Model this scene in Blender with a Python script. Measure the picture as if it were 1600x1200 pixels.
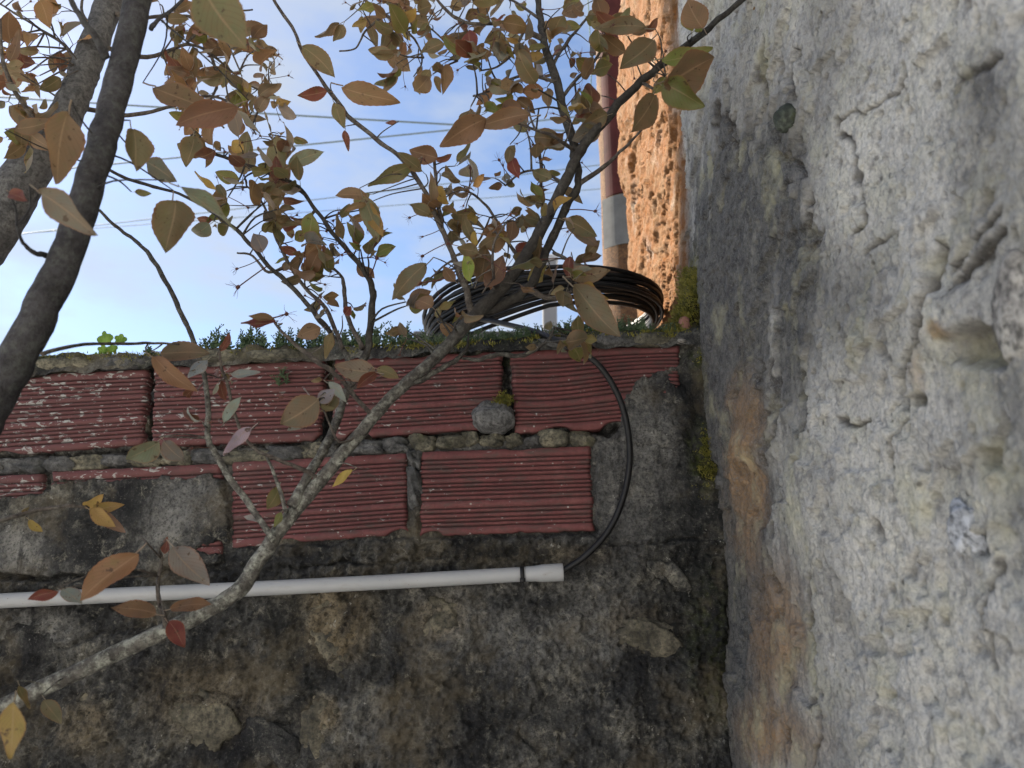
import bpy, math, random
import numpy as np
from mathutils import Vector, Matrix, Quaternion
for o in list(bpy.data.objects): bpy.data.objects.remove(o)
S = bpy.context.scene
COL = S.collection
R = random.Random(11)
NR = np.random.RandomState(5)

# ------------------------------------------------------------------ camera, sky, sun, exposure
EYE = 1.5; PITCH = math.radians(14.5); FPX = 1200.0
cam_d = bpy.data.cameras.new('camera'); cam = bpy.data.objects.new('camera', cam_d); COL.objects.link(cam)
cam.location = (0, 0, EYE); cam.rotation_euler = (math.pi/2 + PITCH, 0, 0)
cam_d.sensor_width = 36; cam_d.lens = 27.0; cam_d.clip_start = 0.02; cam_d.clip_end = 2000
cam_d.dof.use_dof = True; cam_d.dof.focus_distance = 1.3; cam_d.dof.aperture_fstop = 6.8
S.camera = cam
SUN_AZ = math.radians(55)      # to the left of straight ahead
SUN_EL = math.radians(44)
sun_dir = Vector((-math.sin(SUN_AZ)*math.cos(SUN_EL), math.cos(SUN_AZ)*math.cos(SUN_EL), math.sin(SUN_EL)))
sd = bpy.data.lights.new('sun', 'SUN'); sd.energy = 4.6; sd.angle = math.radians(0.6); sd.color = (1, .9, .76)
so = bpy.data.objects.new('sun', sd); COL.objects.link(so)
so.rotation_euler = sun_dir.to_track_quat('Z', 'Y').to_euler()
W = bpy.data.worlds.new('World'); S.world = W; W.use_nodes = True
wn = W.node_tree.nodes; wl = W.node_tree.links; wn.clear()
def N(nt, t, **kw):
    n = nt.nodes.new(t)
    for k, v in kw.items(): setattr(n, k, v)
    return n
wout = wn.new('ShaderNodeOutputWorld'); bg = wn.new('ShaderNodeBackground'); bg.inputs[1].default_value = 0.05
sky = wn.new('ShaderNodeTexSky'); sky.sky_type = 'NISHITA'; sky.sun_disc = False
sky.sun_elevation = SUN_EL; sky.sun_rotation = -SUN_AZ; sky.air_density = 0.85; sky.dust_density = 0.6; sky.ozone_density = 2.2
wtc = wn.new('ShaderNodeTexCoord'); wmap = wn.new('ShaderNodeMapping'); wmap.inputs['Scale'].default_value = (1.6, 1.6, 4.0)
wno = wn.new('ShaderNodeTexNoise'); wno.inputs['Scale'].default_value = 3.1; wno.inputs['Detail'].default_value = 7; wno.inputs['Roughness'].default_value = .55
wrm = wn.new('ShaderNodeValToRGB'); wrm.color_ramp.elements[0].position = .42; wrm.color_ramp.elements[1].position = .72
wmx = wn.new('ShaderNodeMixRGB'); wmx.inputs[2].default_value = (3.25, 3.6, 4.1, 1)
wl.new(wtc.outputs['Generated'], wmap.inputs[0]); wl.new(wmap.outputs[0], wno.inputs['Vector']); wl.new(wno.outputs['Fac'], wrm.inputs[0])
wl.new(wrm.outputs[0], wmx.inputs[0]); wl.new(sky.outputs[0], wmx.inputs[1]); wl.new(wmx.outputs[0], bg.inputs[0]); wl.new(bg.outputs[0], wout.inputs[0])
S.view_settings.view_transform = 'Standard'; S.view_settings.look = 'None'; S.view_settings.gamma = 1
S.view_settings.use_curve_mapping = False; S.view_settings.exposure = 2.0
S.render.engine = 'CYCLES'

# ------------------------------------------------------------------ helpers: photo pixel <-> place
YW = 1.36      # face of the garden wall
XW = 0.370     # face of the house wall
cp, sp_ = math.cos(PITCH), math.sin(PITCH)
def at(px, py, Y):
    a = (px-800)/FPX; b = (600-py)/FPX
    yy = cp - sp_*b; zz = sp_ + cp*b
    t = Y/yy
    return Vector((a*t, Y, EYE + zz*t))
def at_right(px, py, X=XW):
    a = (px-800)/FPX; b = (600-py)/FPX
    t = X/a
    return Vector((X, (cp - sp_*b)*t, EYE + (sp_ + cp*b)*t))
def to_px(x, y, z):
    zz = z-EYE
    d = cp*y + sp_*zz
    d = np.maximum(d, 0.05)
    return 800 + FPX*x/d, 600 - FPX*(-sp_*y + cp*zz)/d

# ------------------------------------------------------------------ numpy noise
_T = NR.rand(256, 256)*2-1
_T2 = NR.rand(256, 256); _T3 = NR.rand(256, 256); _T4 = NR.rand(256, 256)
def vn(x, y, s=0):
    x = np.asarray(x)+s*17.31; y = np.asarray(y)+s*9.77
    xi = np.floor(x).astype(int); yi = np.floor(y).astype(int)
    fx = x-xi; fy = y-yi
    fx = fx*fx*fx*(fx*(fx*6-15)+10); fy = fy*fy*fy*(fy*(fy*6-15)+10)
    g = lambda i, j: _T[i & 255, j & 255]
    return (g(xi, yi)*(1-fx)+g(xi+1, yi)*fx)*(1-fy) + (g(xi, yi+1)*(1-fx)+g(xi+1, yi+1)*fx)*fy
def fbm(x, y, o=4, s=0, gain=.5):
    r = 0; a = 1; t = 0
    for k in range(o):
        c, n = math.cos(k*1.1), math.sin(k*1.1)
        r = r + a*vn((x*c-y*n)*2.03**k, (x*n+y*c)*2.03**k, s+k*3); t += a; a *= gain
    return r/t*1.5
def voro(x, y, s=0):
    x = np.asarray(x)+s*13.7; y = np.asarray(y)+s*7.9
    xi = np.floor(x).astype(int); yi = np.floor(y).astype(int)
    f1 = np.full(x.shape, 9.); f2 = np.full(x.shape, 9.); idv = np.zeros(x.shape)
    for i in (-1, 0, 1):
        for j in (-1, 0, 1):
            a = (xi+i) & 255; b = (yi+j) & 255
            d = np.hypot(xi+i+_T2[a, b]-x, yi+j+_T3[a, b]-y)
            n = d < f1
            f2 = np.where(n, f1, np.minimum(f2, d)); idv = np.where(n, _T4[a, b], idv); f1 = np.where(n, d, f1)
    return f1, f2, idv
def sst(a, b, x):
    t = np.clip((x-a)/(b-a), 0, 1); return t*t*(3-2*t)
def dseg(px, py, pts):
    d = np.full(px.shape, 1e9)
    for (ax, ay), (bx, by) in zip(pts[:-1], pts[1:]):
        vx, vy = bx-ax, by-ay
        t = np.clip(((px-ax)*vx+(py-ay)*vy)/(vx*vx+vy*vy+1e-9), 0, 1)
        d = np.minimum(d, np.hypot(px-ax-t*vx, py-ay-t*vy))
    return d
def sdf(px, py, poly):      # negative inside
    d = dseg(px, py, poly+[poly[0]])
    ins = np.zeros(px.shape, bool)
    n = len(poly)
    for i in range(n):
        (ax, ay), (bx, by) = poly[i], poly[(i+1) % n]
        if ay == by: continue
        c = ((ay > py) != (by > py)) & (px < (bx-ax)*(py-ay)/(by-ay)+ax)
        ins ^= c
    return np.where(ins, -d, d)
def ell(px, py, cx, cy, rx, ry, soft=.5):
    d = np.hypot((px-cx)/rx, (py-cy)/ry)
    return 1-sst(1-soft, 1+soft, d)

# ------------------------------------------------------------------ mesh helpers
class MB:
    def __init__(s): s.v = []; s.f = []; s.uv = {}; s.col = []
    def add(s, vs, fs):
        b = len(s.v); s.v.extend([tuple(p) for p in vs]); s.f.extend([tuple(i+b for i in f) for f in fs])
    def tube(s, pts, rad, n=8, cap=True, rough=0.0):
        pts = [Vector(p) for p in pts]; b = len(s.v)
        t0 = (pts[1]-pts[0]).normalized()
        up = Vector((0, 0, 1)) if abs(t0.z) < .9 else Vector((1, 0, 0))
        u = t0.cross(up).normalized()
        for i, p in enumerate(pts):
            t = (pts[min(i+1, len(pts)-1)]-pts[max(i-1, 0)]).normalized()
            u = (u - t*u.dot(t)).normalized(); w = t.cross(u)
            for k in range(n):
                a = 2*math.pi*k/n
                r = rad[i]*(1+rough*R.uniform(-1, 1))
                s.v.append(tuple(p + u*(r*math.cos(a)) + w*(r*math.sin(a))))
        for i in range(len(pts)-1):
            for k in range(n):
                k2 = (k+1) % n
                s.f.append((b+i*n+k, b+i*n+k2, b+(i+1)*n+k2, b+(i+1)*n+k))
        if cap:
            s.f.append(tuple(b+k for k in reversed(range(n)))); s.f.append(tuple(b+(len(pts)-1)*n+k for k in range(n)))
    def build(s, name, mat, parent=None, smooth=True):
        me = bpy.data.meshes.new(name); me.from_pydata(s.v, [], s.f); me.update()
        if smooth: me.polygons.foreach_set('use_smooth', [True]*len(me.polygons))
        if mat: me.materials.append(mat)
        return link(name, me, parent)
def world_loc(p):
    l = Vector(p.location)
    while p.parent: p = p.parent; l += p.location
    return l
def link(name, me, parent=None):
    o = bpy.data.objects.new(name, me); COL.objects.link(o)
    if parent is not None:
        o.parent = parent; o.location = -world_loc(parent)
    return o
def thing(name, label, cat, loc=(0, 0, 0), group=None):
    e = bpy.data.objects.new(name, None); COL.objects.link(e); e.location = loc; e.empty_display_size = .05
    return tag(e, label, cat, group)
def tag(o, label, cat, group=None, kind=None):
    o['label'] = label
    if cat: o['category'] = cat
    if group: o['group'] = group
    if kind: o['kind'] = kind
    return o
def catmull(P, step=None, n=6):
    """P: rows of values; returns smooth rows"""
    P = [np.array(p, float) for p in P]
    out = []
    for i in range(len(P)-1):
        p0 = P[max(i-1, 0)]; p1 = P[i]; p2 = P[i+1]; p3 = P[min(i+2, len(P)-1)]
        for k in range(n):
            t = k/n
            out.append(.5*((2*p1)+(-p0+p2)*t+(2*p0-5*p1+4*p2-p3)*t*t+(-p0+3*p1-3*p2+p3)*t**3))
    out.append(P[-1]); return out
def grid_mesh(name, X, Y, Z, mat, attrs=None, parent=None):
    r, c = X.shape
    me = bpy.data.meshes.new(name)
    co = np.stack([X, Y, Z], -1).reshape(-1, 3).astype(np.float32)
    i = np.arange(r*c).reshape(r, c)
    q = np.stack([i[:-1, :-1], i[:-1, 1:], i[1:, 1:], i[1:, :-1]], -1).reshape(-1, 4).astype(np.int32)
    me.vertices.add(len(co)); me.vertices.foreach_set('co', co.ravel())
    me.loops.add(q.size); me.loops.foreach_set('vertex_index', q.ravel())
    me.polygons.add(len(q)); me.polygons.foreach_set('loop_start', np.arange(0, q.size, 4, dtype=np.int32))
    me.polygons.foreach_set('loop_total', np.full(len(q), 4, np.int32)) if bpy.app.version < (4, 1) else None
    me.update(calc_edges=True)
    me.polygons.foreach_set('use_smooth', np.ones(len(q), bool))
    for k, v in (attrs or {}).items():
        a = me.attributes.new(k, 'FLOAT', 'POINT'); a.data.foreach_set('value', v.ravel().astype(np.float32))
    me.materials.append(mat); me.validate()
    return link(name, me, parent)
def lump(mb, c, rx, ry, rz, seed=0, box=.6, sub=3, rough=.16, rot=0):
    """rough stone: a superellipsoid pushed about by noise"""
    import bmesh
    bm = bmesh.new(); bmesh.ops.create_icosphere(bm, subdivisions=sub, radius=1)
    P = np.array([v.co[:] for v in bm.verts]); F = [[v.index for v in f.verts] for f in bm.faces]; bm.free()
    m = (np.abs(P)**(2/box)).sum(1)**(box/2); P = P/m[:, None]
    n = fbm(P[:, 0]*1.3+seed*3.1+P[:, 2]*.8, P[:, 1]*1.3+P[:, 2]*1.1+seed*1.7, 4, 2)
    P = P*(1+rough*n)[:, None]*np.array([rx, ry, rz])
    cr, sr = math.cos(rot), math.sin(rot)
    x = P[:, 0]*cr-P[:, 2]*sr; z = P[:, 0]*sr+P[:, 2]*cr
    mb.add(np.stack([x+c[0], P[:, 1]+c[1], z+c[2]], -1), F)

# ------------------------------------------------------------------ materials
def mat(name):
    m = bpy.data.materials.new(name); m.use_nodes = True
    nt = m.node_tree; b = nt.nodes['Principled BSDF']; return m, nt, b
def noise(nt, vec, scale, detail=6, rough=.6, dist=0):
    n = nt.nodes.new('ShaderNodeTexNoise'); n.inputs['Scale'].default_value = scale; n.inputs['Detail'].default_value = detail
    n.inputs['Roughness'].default_value = rough; n.inputs['Distortion'].default_value = dist
    nt.links.new(vec, n.inputs['Vector']); return n.outputs['Fac']
def ramp(nt, fac, stops, interp='LINEAR'):
    r = nt.nodes.new('ShaderNodeValToRGB'); r.color_ramp.interpolation = interp
    e = r.color_ramp.elements
    while len(e) < len(stops): e.new(.5)
    for el, (p, c) in zip(e, stops):
        el.position = p; el.color = (c, c, c, 1) if not hasattr(c, '__len__') else (*c, 1)
    nt.links.new(fac, r.inputs[0]); return r.outputs[0]
def mix(nt, fac, a, b, mode='MIX'):
    m = nt.nodes.new('ShaderNodeMixRGB'); m.blend_type = mode
    for i, v in ((0, fac), (1, a), (2, b)):
        if hasattr(v, 'is_output'): nt.links.new(v, m.inputs[i])
        elif i == 0: m.inputs[0].default_value = v
        else: m.inputs[i].default_value = (*v, 1)
    return m.outputs[0]
def mth(nt, op, a, b=None):
    m = nt.nodes.new('ShaderNodeMath'); m.operation = op
    for i, v in ((0, a), (1, b)):
        if v is None: continue
        if hasattr(v, 'is_output'): nt.links.new(v, m.inputs[i])
        else: m.inputs[i].default_value = v
    return m.outputs[0]
def objco(nt, scale=None):
    t = nt.nodes.new('ShaderNodeTexCoord')
    if scale is None: return t.outputs['Object']
    m = nt.nodes.new('ShaderNodeMapping'); m.inputs['Scale'].default_value = scale
    nt.links.new(t.outputs['Object'], m.inputs[0]); return m.outputs[0]
def attr(nt, name, kind='GEOMETRY'):
    a = nt.nodes.new('ShaderNodeAttribute'); a.attribute_name = name; a.attribute_type = kind; return a
def bump(nt, b, h, strength=.5, dist=.004):
    n = nt.nodes.new('ShaderNodeBump'); n.inputs['Strength'].default_value = strength; n.inputs['Distance'].default_value = dist
    nt.links.new(h, n.inputs['Height']); nt.links.new(n.outputs[0], b.inputs['Normal'])
def spots(nt, vec, scale, lo, hi):
    v = nt.nodes.new('ShaderNodeTexVoronoi'); v.inputs['Scale'].default_value = scale; nt.links.new(vec, v.inputs['Vector'])
    return ramp(nt, v.outputs['Distance'], [(lo, 1.0), (hi, 0.0)])
def simple(name, c, rough=.7, spec=.3, nscale=40, var=.25, bmp=.2, bdist=.002, metallic=0):
    m, nt, b = mat(name); v = objco(nt)
    n = noise(nt, v, nscale, 5)
    lo = tuple(x*(1-var) for x in c); hi = tuple(min(1, x*(1+var)) for x in c)
    nt.links.new(ramp(nt, n, [(.3, lo), (.7, hi)]), b.inputs['Base Color'])
    b.inputs['Roughness'].default_value = rough; b.inputs['Specular IOR Level'].default_value = spec; b.inputs['Metallic'].default_value = metallic
    bump(nt, b, noise(nt, v, nscale*4, 4), bmp, bdist); return m

def make_garden_render():
    m, nt, b = mat('weathered_render'); v = objco(nt)
    n1 = noise(nt, v, 9, 8, .68, .3); n2 = noise(nt, v, 55, 7, .7); n3 = noise(nt, v, 230, 4, .7)
    c = ramp(nt, n1, [(.34, (.012, .012, .013)), (.45, (.058, .058, .057)), (.54, (.125, .122, .112)), (.68, (.27, .255, .21))])
    c = mix(nt, ramp(nt, n2, [(.38, .85), (.62, 0.)]), c, (.022, .023, .024))
    c = mix(nt, ramp(nt, noise(nt, v, 33, 8, .75, .5), [(.56, 0.), (.68, .75)]), c, (.33, .31, .25))
    pale = attr(nt, 'pale').outputs['Fac']; dark = attr(nt, 'dark').outputs['Fac']; moss = attr(nt, 'moss').outputs['Fac']; tan = attr(nt, 'tan').outputs['Fac']
    c = mix(nt, mth(nt, 'MULTIPLY', pale, ramp(nt, n2, [(.3, .3), (.6, .9)])), c, (.30, .295, .28))
    c = mix(nt, mth(nt, 'MULTIPLY', tan, ramp(nt, n2, [(.3, .2), (.6, .85)])), c, (.30, .235, .14))
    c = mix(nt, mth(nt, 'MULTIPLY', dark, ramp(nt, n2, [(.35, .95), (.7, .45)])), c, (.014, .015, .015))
    c = mix(nt, mth(nt, 'MULTIPLY', moss, ramp(nt, noise(nt, v, 70, 6, .7), [(.4, 0.), (.6, .9)])), c, (.07, .085, .02))
    c = mix(nt, ramp(nt, n3, [(.37, .65), (.50, 0.)]), c, (.022, .022, .023))
    c = mix(nt, ramp(nt, noise(nt, objco(nt, (1, 1, .22)), 17, 7, .7), [(.52, 0.), (.64, .85)]), c, (.016, .016, .018))
    c = mix(nt, ramp(nt, n3, [(.58, 0.), (.70, .4)]), c, mix(nt, .5, c, (.40, .385, .34)))
    c = mix(nt, mth(nt, 'MULTIPLY', ramp(nt, noise(nt, v, 85, 5, .7), [(.62, 0.), (.68, 1.)]), ramp(nt, n1, [(.48, 0.), (.6, .8)])), c, (.42, .41, .37))
    c = mix(nt, ramp(nt, noise(nt, v, 6.5, 7, .65), [(.52, 0.), (.66, .42)]), c, (.18, .145, .09))
    nt.links.new(c, b.inputs['Base Color']); b.inputs['Roughness'].default_value = .93; b.inputs['Specular IOR Level'].default_value = .15
    h = mth(nt, 'ADD', mth(nt, 'MULTIPLY', n2, .7), mth(nt, 'MULTIPLY', n3, .7))
    bump(nt, b, h, .9, .006); return m
def make_house_render():
    m, nt, b = mat('old_lime_plaster'); v = objco(nt)
    n1 = noise(nt, v, 7, 8, .65, .2); n2 = noise(nt, v, 52, 8, .72); n3 = noise(nt, v, 210, 5, .75); n4 = noise(nt, v, 18, 7, .7)
    c = ramp(nt, n1, [(.30, (.53, .525, .50)), (.48, (.68, .665, .62)), (.60, (.74, .72, .65)), (.74, (.79, .765, .66))])
    c = mix(nt, ramp(nt, n4, [(.48, 0.), (.66, .5)]), c, (.58, .57, .44))
    c = mix(nt, ramp(nt, n2, [(.36, .70), (.50, 0.)]), c, (.24, .235, .235))
    c = mix(nt, ramp(nt, noise(nt, v, 90, 6, .7), [(.58, 0.), (.7, .6)]), c, (.70, .69, .65))
    och = attr(nt, 'ochre').outputs['Fac']; dark = attr(nt, 'dark').outputs['Fac']; rust = attr(nt, 'rust').outputs['Fac']; moss = attr(nt, 'moss').outputs['Fac']; cav = attr(nt, 'soil_shade').outputs['Fac']
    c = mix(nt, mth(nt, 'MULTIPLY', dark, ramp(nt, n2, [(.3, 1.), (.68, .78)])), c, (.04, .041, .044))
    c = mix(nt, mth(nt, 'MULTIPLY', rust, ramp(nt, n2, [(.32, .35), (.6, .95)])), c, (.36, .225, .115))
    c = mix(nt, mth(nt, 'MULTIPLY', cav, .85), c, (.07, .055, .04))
    c = mix(nt, mth(nt, 'MULTIPLY', moss, ramp(nt, noise(nt, v, 80, 6, .7), [(.38, 0.), (.58, .95)])), c, (.10, .10, .022))
    c = mix(nt, ramp(nt, n3, [(.36, .55), (.50, 0.)]), c, (.20, .20, .20))
    c = mix(nt, ramp(nt, n3, [(.56, 0.), (.70, .3)]), c, mix(nt, .5, c, (.86, .85, .80)))
    st = objco(nt, (1, 1, .55)); n5 = noise(nt, st, 420, 4, .7)
    c = mix(nt, ramp(nt, n5, [(.38, .30), (.50, 0.)]), c, (.28, .28, .275))
    c = mix(nt, mth(nt, 'MULTIPLY', spots(nt, v, 62, .10, .24), ramp(nt, n4, [(.45, 0.), (.6, .75)])), c, (.07, .065, .06))
    c = mix(nt, ramp(nt, noise(nt, v, 11, 6, .6), [(.54, 0.), (.68, .40)]), c, (.62, .60, .40))
    c = mix(nt, mth(nt, 'MULTIPLY', och, ramp(nt, n2, [(.3, .85), (.5, 1.)])), c, mix(nt, ramp(nt, n4, [(.4, 0.), (.65, 1.)]), (.205, .082, .022), (.20, .115, .055)))
    c = mix(nt, mth(nt, 'MULTIPLY', och, ramp(nt, n3, [(.36, .6), (.5, 0.)])), c, (.12, .045, .015))
    nt.links.new(c, b.inputs['Base Color']); b.inputs['Roughness'].default_value = .92; b.inputs['Specular IOR Level'].default_value = .2
    h = mth(nt, 'ADD', mth(nt, 'ADD', mth(nt, 'MULTIPLY', n2, .8), mth(nt, 'MULTIPLY', n3, .8)), mth(nt, 'MULTIPLY', n5, .45))
    bump(nt, b, h, .95, .005); return m
def make_brick():
    m, nt, b = mat('hollow_clay_brick'); v = objco(nt)
    n1 = noise(nt, v, 14, 6, .6); n2 = noise(nt, v, 120, 5, .7)
    c = ramp(nt, n1, [(.3, (.125, .042, .045)), (.55, (.18, .062, .062)), (.75, (.24, .10, .095))])
    c = mix(nt, ramp(nt, n2, [(.35, .5), (.6, 0.)]), c, (.09, .03, .026))
    st = objco(nt, (1, 1, 3.2)); grime = noise(nt, st, 26, 7, .72)
    c = mix(nt, ramp(nt, grime, [(.47, 0.), (.66, .85)]), c, (.075, .058, .052))
    oi = nt.nodes.new('ShaderNodeObjectInfo'); c = mix(nt, mth(nt, 'MULTIPLY', oi.outputs['Random'], .5), c, (.13, .05, .045))
    # lichen discs, thicker towards the left end of the wall
    sx = nt.nodes.new('ShaderNodeSeparateXYZ'); nt.links.new(v, sx.inputs[0])
    left = nt.nodes.new('ShaderNodeMapRange'); nt.links.new(sx.outputs[0], left.inputs[0])
    left.inputs[1].default_value = -1.0; left.inputs[2].default_value = .1; left.inputs[3].default_value = .10; left.inputs[4].default_value = -.035
    sv = objco(nt, (1, 1, 1.9)); ln = noise(nt, sv, 62, 4, .62, .6)
    li = ramp(nt, mth(nt, 'ADD', ln, left.outputs[0]), [(.64, 0.), (.70, .85)])
    lg = nt.nodes.new('ShaderNodeMapRange'); nt.links.new(sx.outputs[0], lg.inputs[0]); lg.inputs[1].default_value = -.9; lg.inputs[2].default_value = -.1; lg.inputs[3].default_value = .6; lg.inputs[4].default_value = 0.
    c = mix(nt, lg.outputs[0], c, (.115, .05, .052))
    c = mix(nt, li, c, (.40, .41, .39))
    c = mix(nt, mth(nt, 'MULTIPLY', spots(nt, v, 70, .09, .16), ramp(nt, n1, [(.5, 0.), (.56, .8)])), c, (.40, .40, .36))
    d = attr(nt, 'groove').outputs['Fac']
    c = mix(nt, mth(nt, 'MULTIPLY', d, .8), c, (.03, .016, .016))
    nt.links.new(c, b.inputs['Base Color']); b.inputs['Roughness'].default_value = .68; b.inputs['Specular IOR Level'].default_value = .3
    bump(nt, b, mth(nt, 'ADD', n2, li), .35, .002); return m
def make_stone(name, a, c2, moss=0.25):
    m, nt, b = mat(name); v = objco(nt); n1 = noise(nt, v, 22, 7, .7); n2 = noise(nt, v, 130, 5, .7)
    c = ramp(nt, n1, [(.32, tuple(x*.28 for x in a)), (.5, a), (.68, c2)])
    c = mix(nt, ramp(nt, n2, [(.36, .8), (.56, 0.)]), c, (.035, .035, .033))
    c = mix(nt, ramp(nt, noise(nt, v, 40, 6), [(.58, 0.), (.7, moss)]), c, (.08, .09, .02))
    nt.links.new(c, b.inputs['Base Color']); b.inputs['Roughness'].default_value = .92; b.inputs['Specular IOR Level'].default_value = .15
    bump(nt, b, mth(nt, 'ADD', n2, n1), .8, .004); return m
def make_bark(name, a, c2, lich, ls=.55, fade=False):
    m, nt, b = mat(name); v = objco(nt); n1 = noise(nt, v, 38, 7, .7); n2 = noise(nt, v, 160, 5, .7)
    c = ramp(nt, n1, [(.33, a), (.6, c2)])
    lf = ramp(nt, noise(nt, v, 75, 6, .72), [(.47, 0.), (.62, ls)])
    if fade:      # lichen thins higher up; bark colour darkened there for the backlit look
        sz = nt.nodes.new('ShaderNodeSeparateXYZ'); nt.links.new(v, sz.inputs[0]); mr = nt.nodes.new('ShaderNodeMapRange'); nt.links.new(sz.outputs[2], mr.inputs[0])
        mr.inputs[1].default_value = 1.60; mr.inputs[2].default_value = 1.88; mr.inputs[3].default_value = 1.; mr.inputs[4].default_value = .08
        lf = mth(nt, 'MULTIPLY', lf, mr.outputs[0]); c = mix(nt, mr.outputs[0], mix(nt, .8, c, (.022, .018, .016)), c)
    c = mix(nt, lf, c, lich)
    c = mix(nt, ramp(nt, n2, [(.35, .7), (.55, 0.)]), c, (.025, .023, .022))
    nt.links.new(c, b.inputs['Base Color']); b.inputs['Roughness'].default_value = .85; b.inputs['Specular IOR Level'].default_value = .2
    bump(nt, b, mth(nt, 'ADD', n1, n2), .9, .004); return m
def make_leaf(name, src):
    m, nt, b = mat(name); out = nt.nodes['Material Output']
    col = nt.nodes.new('ShaderNodeObjectInfo').outputs['Color'] if src == 'object' else attr(nt, 'col').outputs['Color']
    uv = nt.nodes.new('ShaderNodeUVMap'); sx = nt.nodes.new('ShaderNodeSeparateXYZ'); nt.links.new(uv.outputs[0], sx.inputs[0])
    u = mth(nt, 'ABSOLUTE', mth(nt, 'SUBTRACT', sx.outputs[0], .5)); v = sx.outputs[1]
    geo = nt.nodes.new('ShaderNodeNewGeometry')
    nz = noise(nt, geo.outputs['Position'], 55, 5, .65); nz2 = noise(nt, geo.outputs['Position'], 210, 4, .7)
    c = mix(nt, ramp(nt, nz, [(.40, 0.), (.66, .55)]), col, mix(nt, .55, col, (.26, .12, .055)))
    c = mix(nt, ramp(nt, nz, [(.30, .5), (.42, 0.)]), c, mix(nt, .6, col, (.13, .14, .035)))
    c = mix(nt, ramp(nt, noise(nt, geo.outputs['Position'], 120, 3, .6), [(.64, 0.), (.68, .85)]), c, (.05, .026, .016))
    c = mix(nt, ramp(nt, nz2, [(.64, 0.), (.70, .7)]), c, (.06, .03, .018))
    vein = ramp(nt, mth(nt, 'SINE', mth(nt, 'MULTIPLY', mth(nt, 'SUBTRACT', v, mth(nt, 'MULTIPLY', u, .75)), 62)), [(.80, 0.), (.97, .55)])
    c = mix(nt, vein, c, mix(nt, .6, c, (.10, .05, .03)))
    c = mix(nt, ramp(nt, u, [(.012, .7), (.035, 0.)]), c, mix(nt, .5, c, (.46, .30, .17)))
    c = mix(nt, ramp(nt, u, [(.42, 0.), (.5, .45)]), c, (.30, .10, .045))
    c = mix(nt, mth(nt, 'MULTIPLY', geo.outputs['Backfacing'], .38), c, (.36, .36, .33))
    nt.links.new(c, b.inputs['Base Color']); b.inputs['Roughness'].default_value = .45; b.inputs['Specular IOR Level'].default_value = .4
    bump(nt, b, mth(nt, 'ADD', vein, nz), .4, .001)
    tr = nt.nodes.new('ShaderNodeBsdfTranslucent'); nt.links.new(mix(nt, .22, c, (.52, .34, .13)), tr.inputs[0])
    ms = nt.nodes.new('ShaderNodeMixShader'); ms.inputs[0].default_value = .46
    nt.links.new(b.outputs[0], ms.inputs[1]); nt.links.new(tr.outputs[0], ms.inputs[2]); nt.links.new(ms.outputs[0], out.inputs[0]); return m
def make_green(name, c1, c2, trans=.3):
    m, nt, b = mat(name); out = nt.nodes['Material Output']; v = objco(nt)
    c = ramp(nt, noise(nt, v, 60, 4), [(.35, c1), (.65, c2)])
    nt.links.new(c, b.inputs['Base Color']); b.inputs['Roughness'].default_value = .55; b.inputs['Specular IOR Level'].default_value = .35
    tr = nt.nodes.new('ShaderNodeBsdfTranslucent'); nt.links.new(c, tr.inputs[0])
    ms = nt.nodes.new('ShaderNodeMixShader'); ms.inputs[0].default_value = trans
    nt.links.new(b.outputs[0], ms.inputs[1]); nt.links.new(tr.outputs[0], ms.inputs[2]); nt.links.new(ms.outputs[0], out.inputs[0]); return m

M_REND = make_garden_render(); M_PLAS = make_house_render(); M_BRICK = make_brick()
M_ST1 = make_stone('yellow_grey_stone', (.15, .14, .105), (.32, .29, .21))
M_STW = make_stone('wall_stone', (.115, .105, .08), (.26, .23, .165), .15)
M_ST2 = make_stone('grey_stone', (.10, .10, .10), (.21, .207, .20), .1)
M_ST3 = make_stone('pale_stone', (.36, .34, .31), (.56, .54, .49), .05)
M_ST5 = make_stone('blue_white_stone', (.50, .52, .55), (.68, .70, .73), 0)
M_ST4 = make_stone('green_grey_pebble', (.05, .06, .05), (.13, .15, .12), .6)
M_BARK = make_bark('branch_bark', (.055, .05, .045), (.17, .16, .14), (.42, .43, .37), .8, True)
M_BARKD = make_bark('bough_bark', (.022, .021, .024), (.062, .060, .064), (.13, .14, .12), .3)
M_BARKG = make_bark('trunk_bark', (.045, .045, .047), (.12, .118, .118), (.20, .20, .19), .4)
M_TWIG = make_bark('twig_bark', (.05, .04, .036), (.12, .10, .085), (.22, .21, .18), .4)
M_STALK = simple('dry_stalk', (.10, .045, .035), .7, .2, 90)
M_LEAF = make_leaf('plum_leaf', 'object'); M_LEAFS = make_leaf('plum_leaf_mass', 'attr')
def make_pvc():
    m, nt, b = mat('white_pvc'); v = objco(nt)
    c = ramp(nt, noise(nt, v, 12, 4), [(.3, (.33, .34, .35)), (.7, (.39, .395, .40))])
    st = objco(nt, (.35, 1, 1)); c = mix(nt, ramp(nt, noise(nt, st, 60, 6, .7), [(.56, 0.), (.72, .55)]), c, (.27, .26, .23))
    c = mix(nt, ramp(nt, noise(nt, v, 170, 3, .6), [(.68, 0.), (.74, .7)]), c, (.16, .15, .13))
    nt.links.new(c, b.inputs['Base Color']); b.inputs['Roughness'].default_value = .4; b.inputs['Specular IOR Level'].default_value = .45
    bump(nt, b, noise(nt, v, 90, 4), .12, .001); return m
M_PVC = make_pvc()
M_BLK = simple('black_plastic', (.010, .010, .011), .45, .3, 60, .3, .08, .0006)
M_SEDUM = make_green('stonecrop_green', (.05, .09, .045), (.12, .17, .09), .2)
M_MOSS = make_green('moss_green', (.08, .085, .016), (.26, .235, .045), .25)
M_GREEN = make_green('fresh_leaf_green', (.12, .22, .03), (.22, .34, .06), .4)

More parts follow.
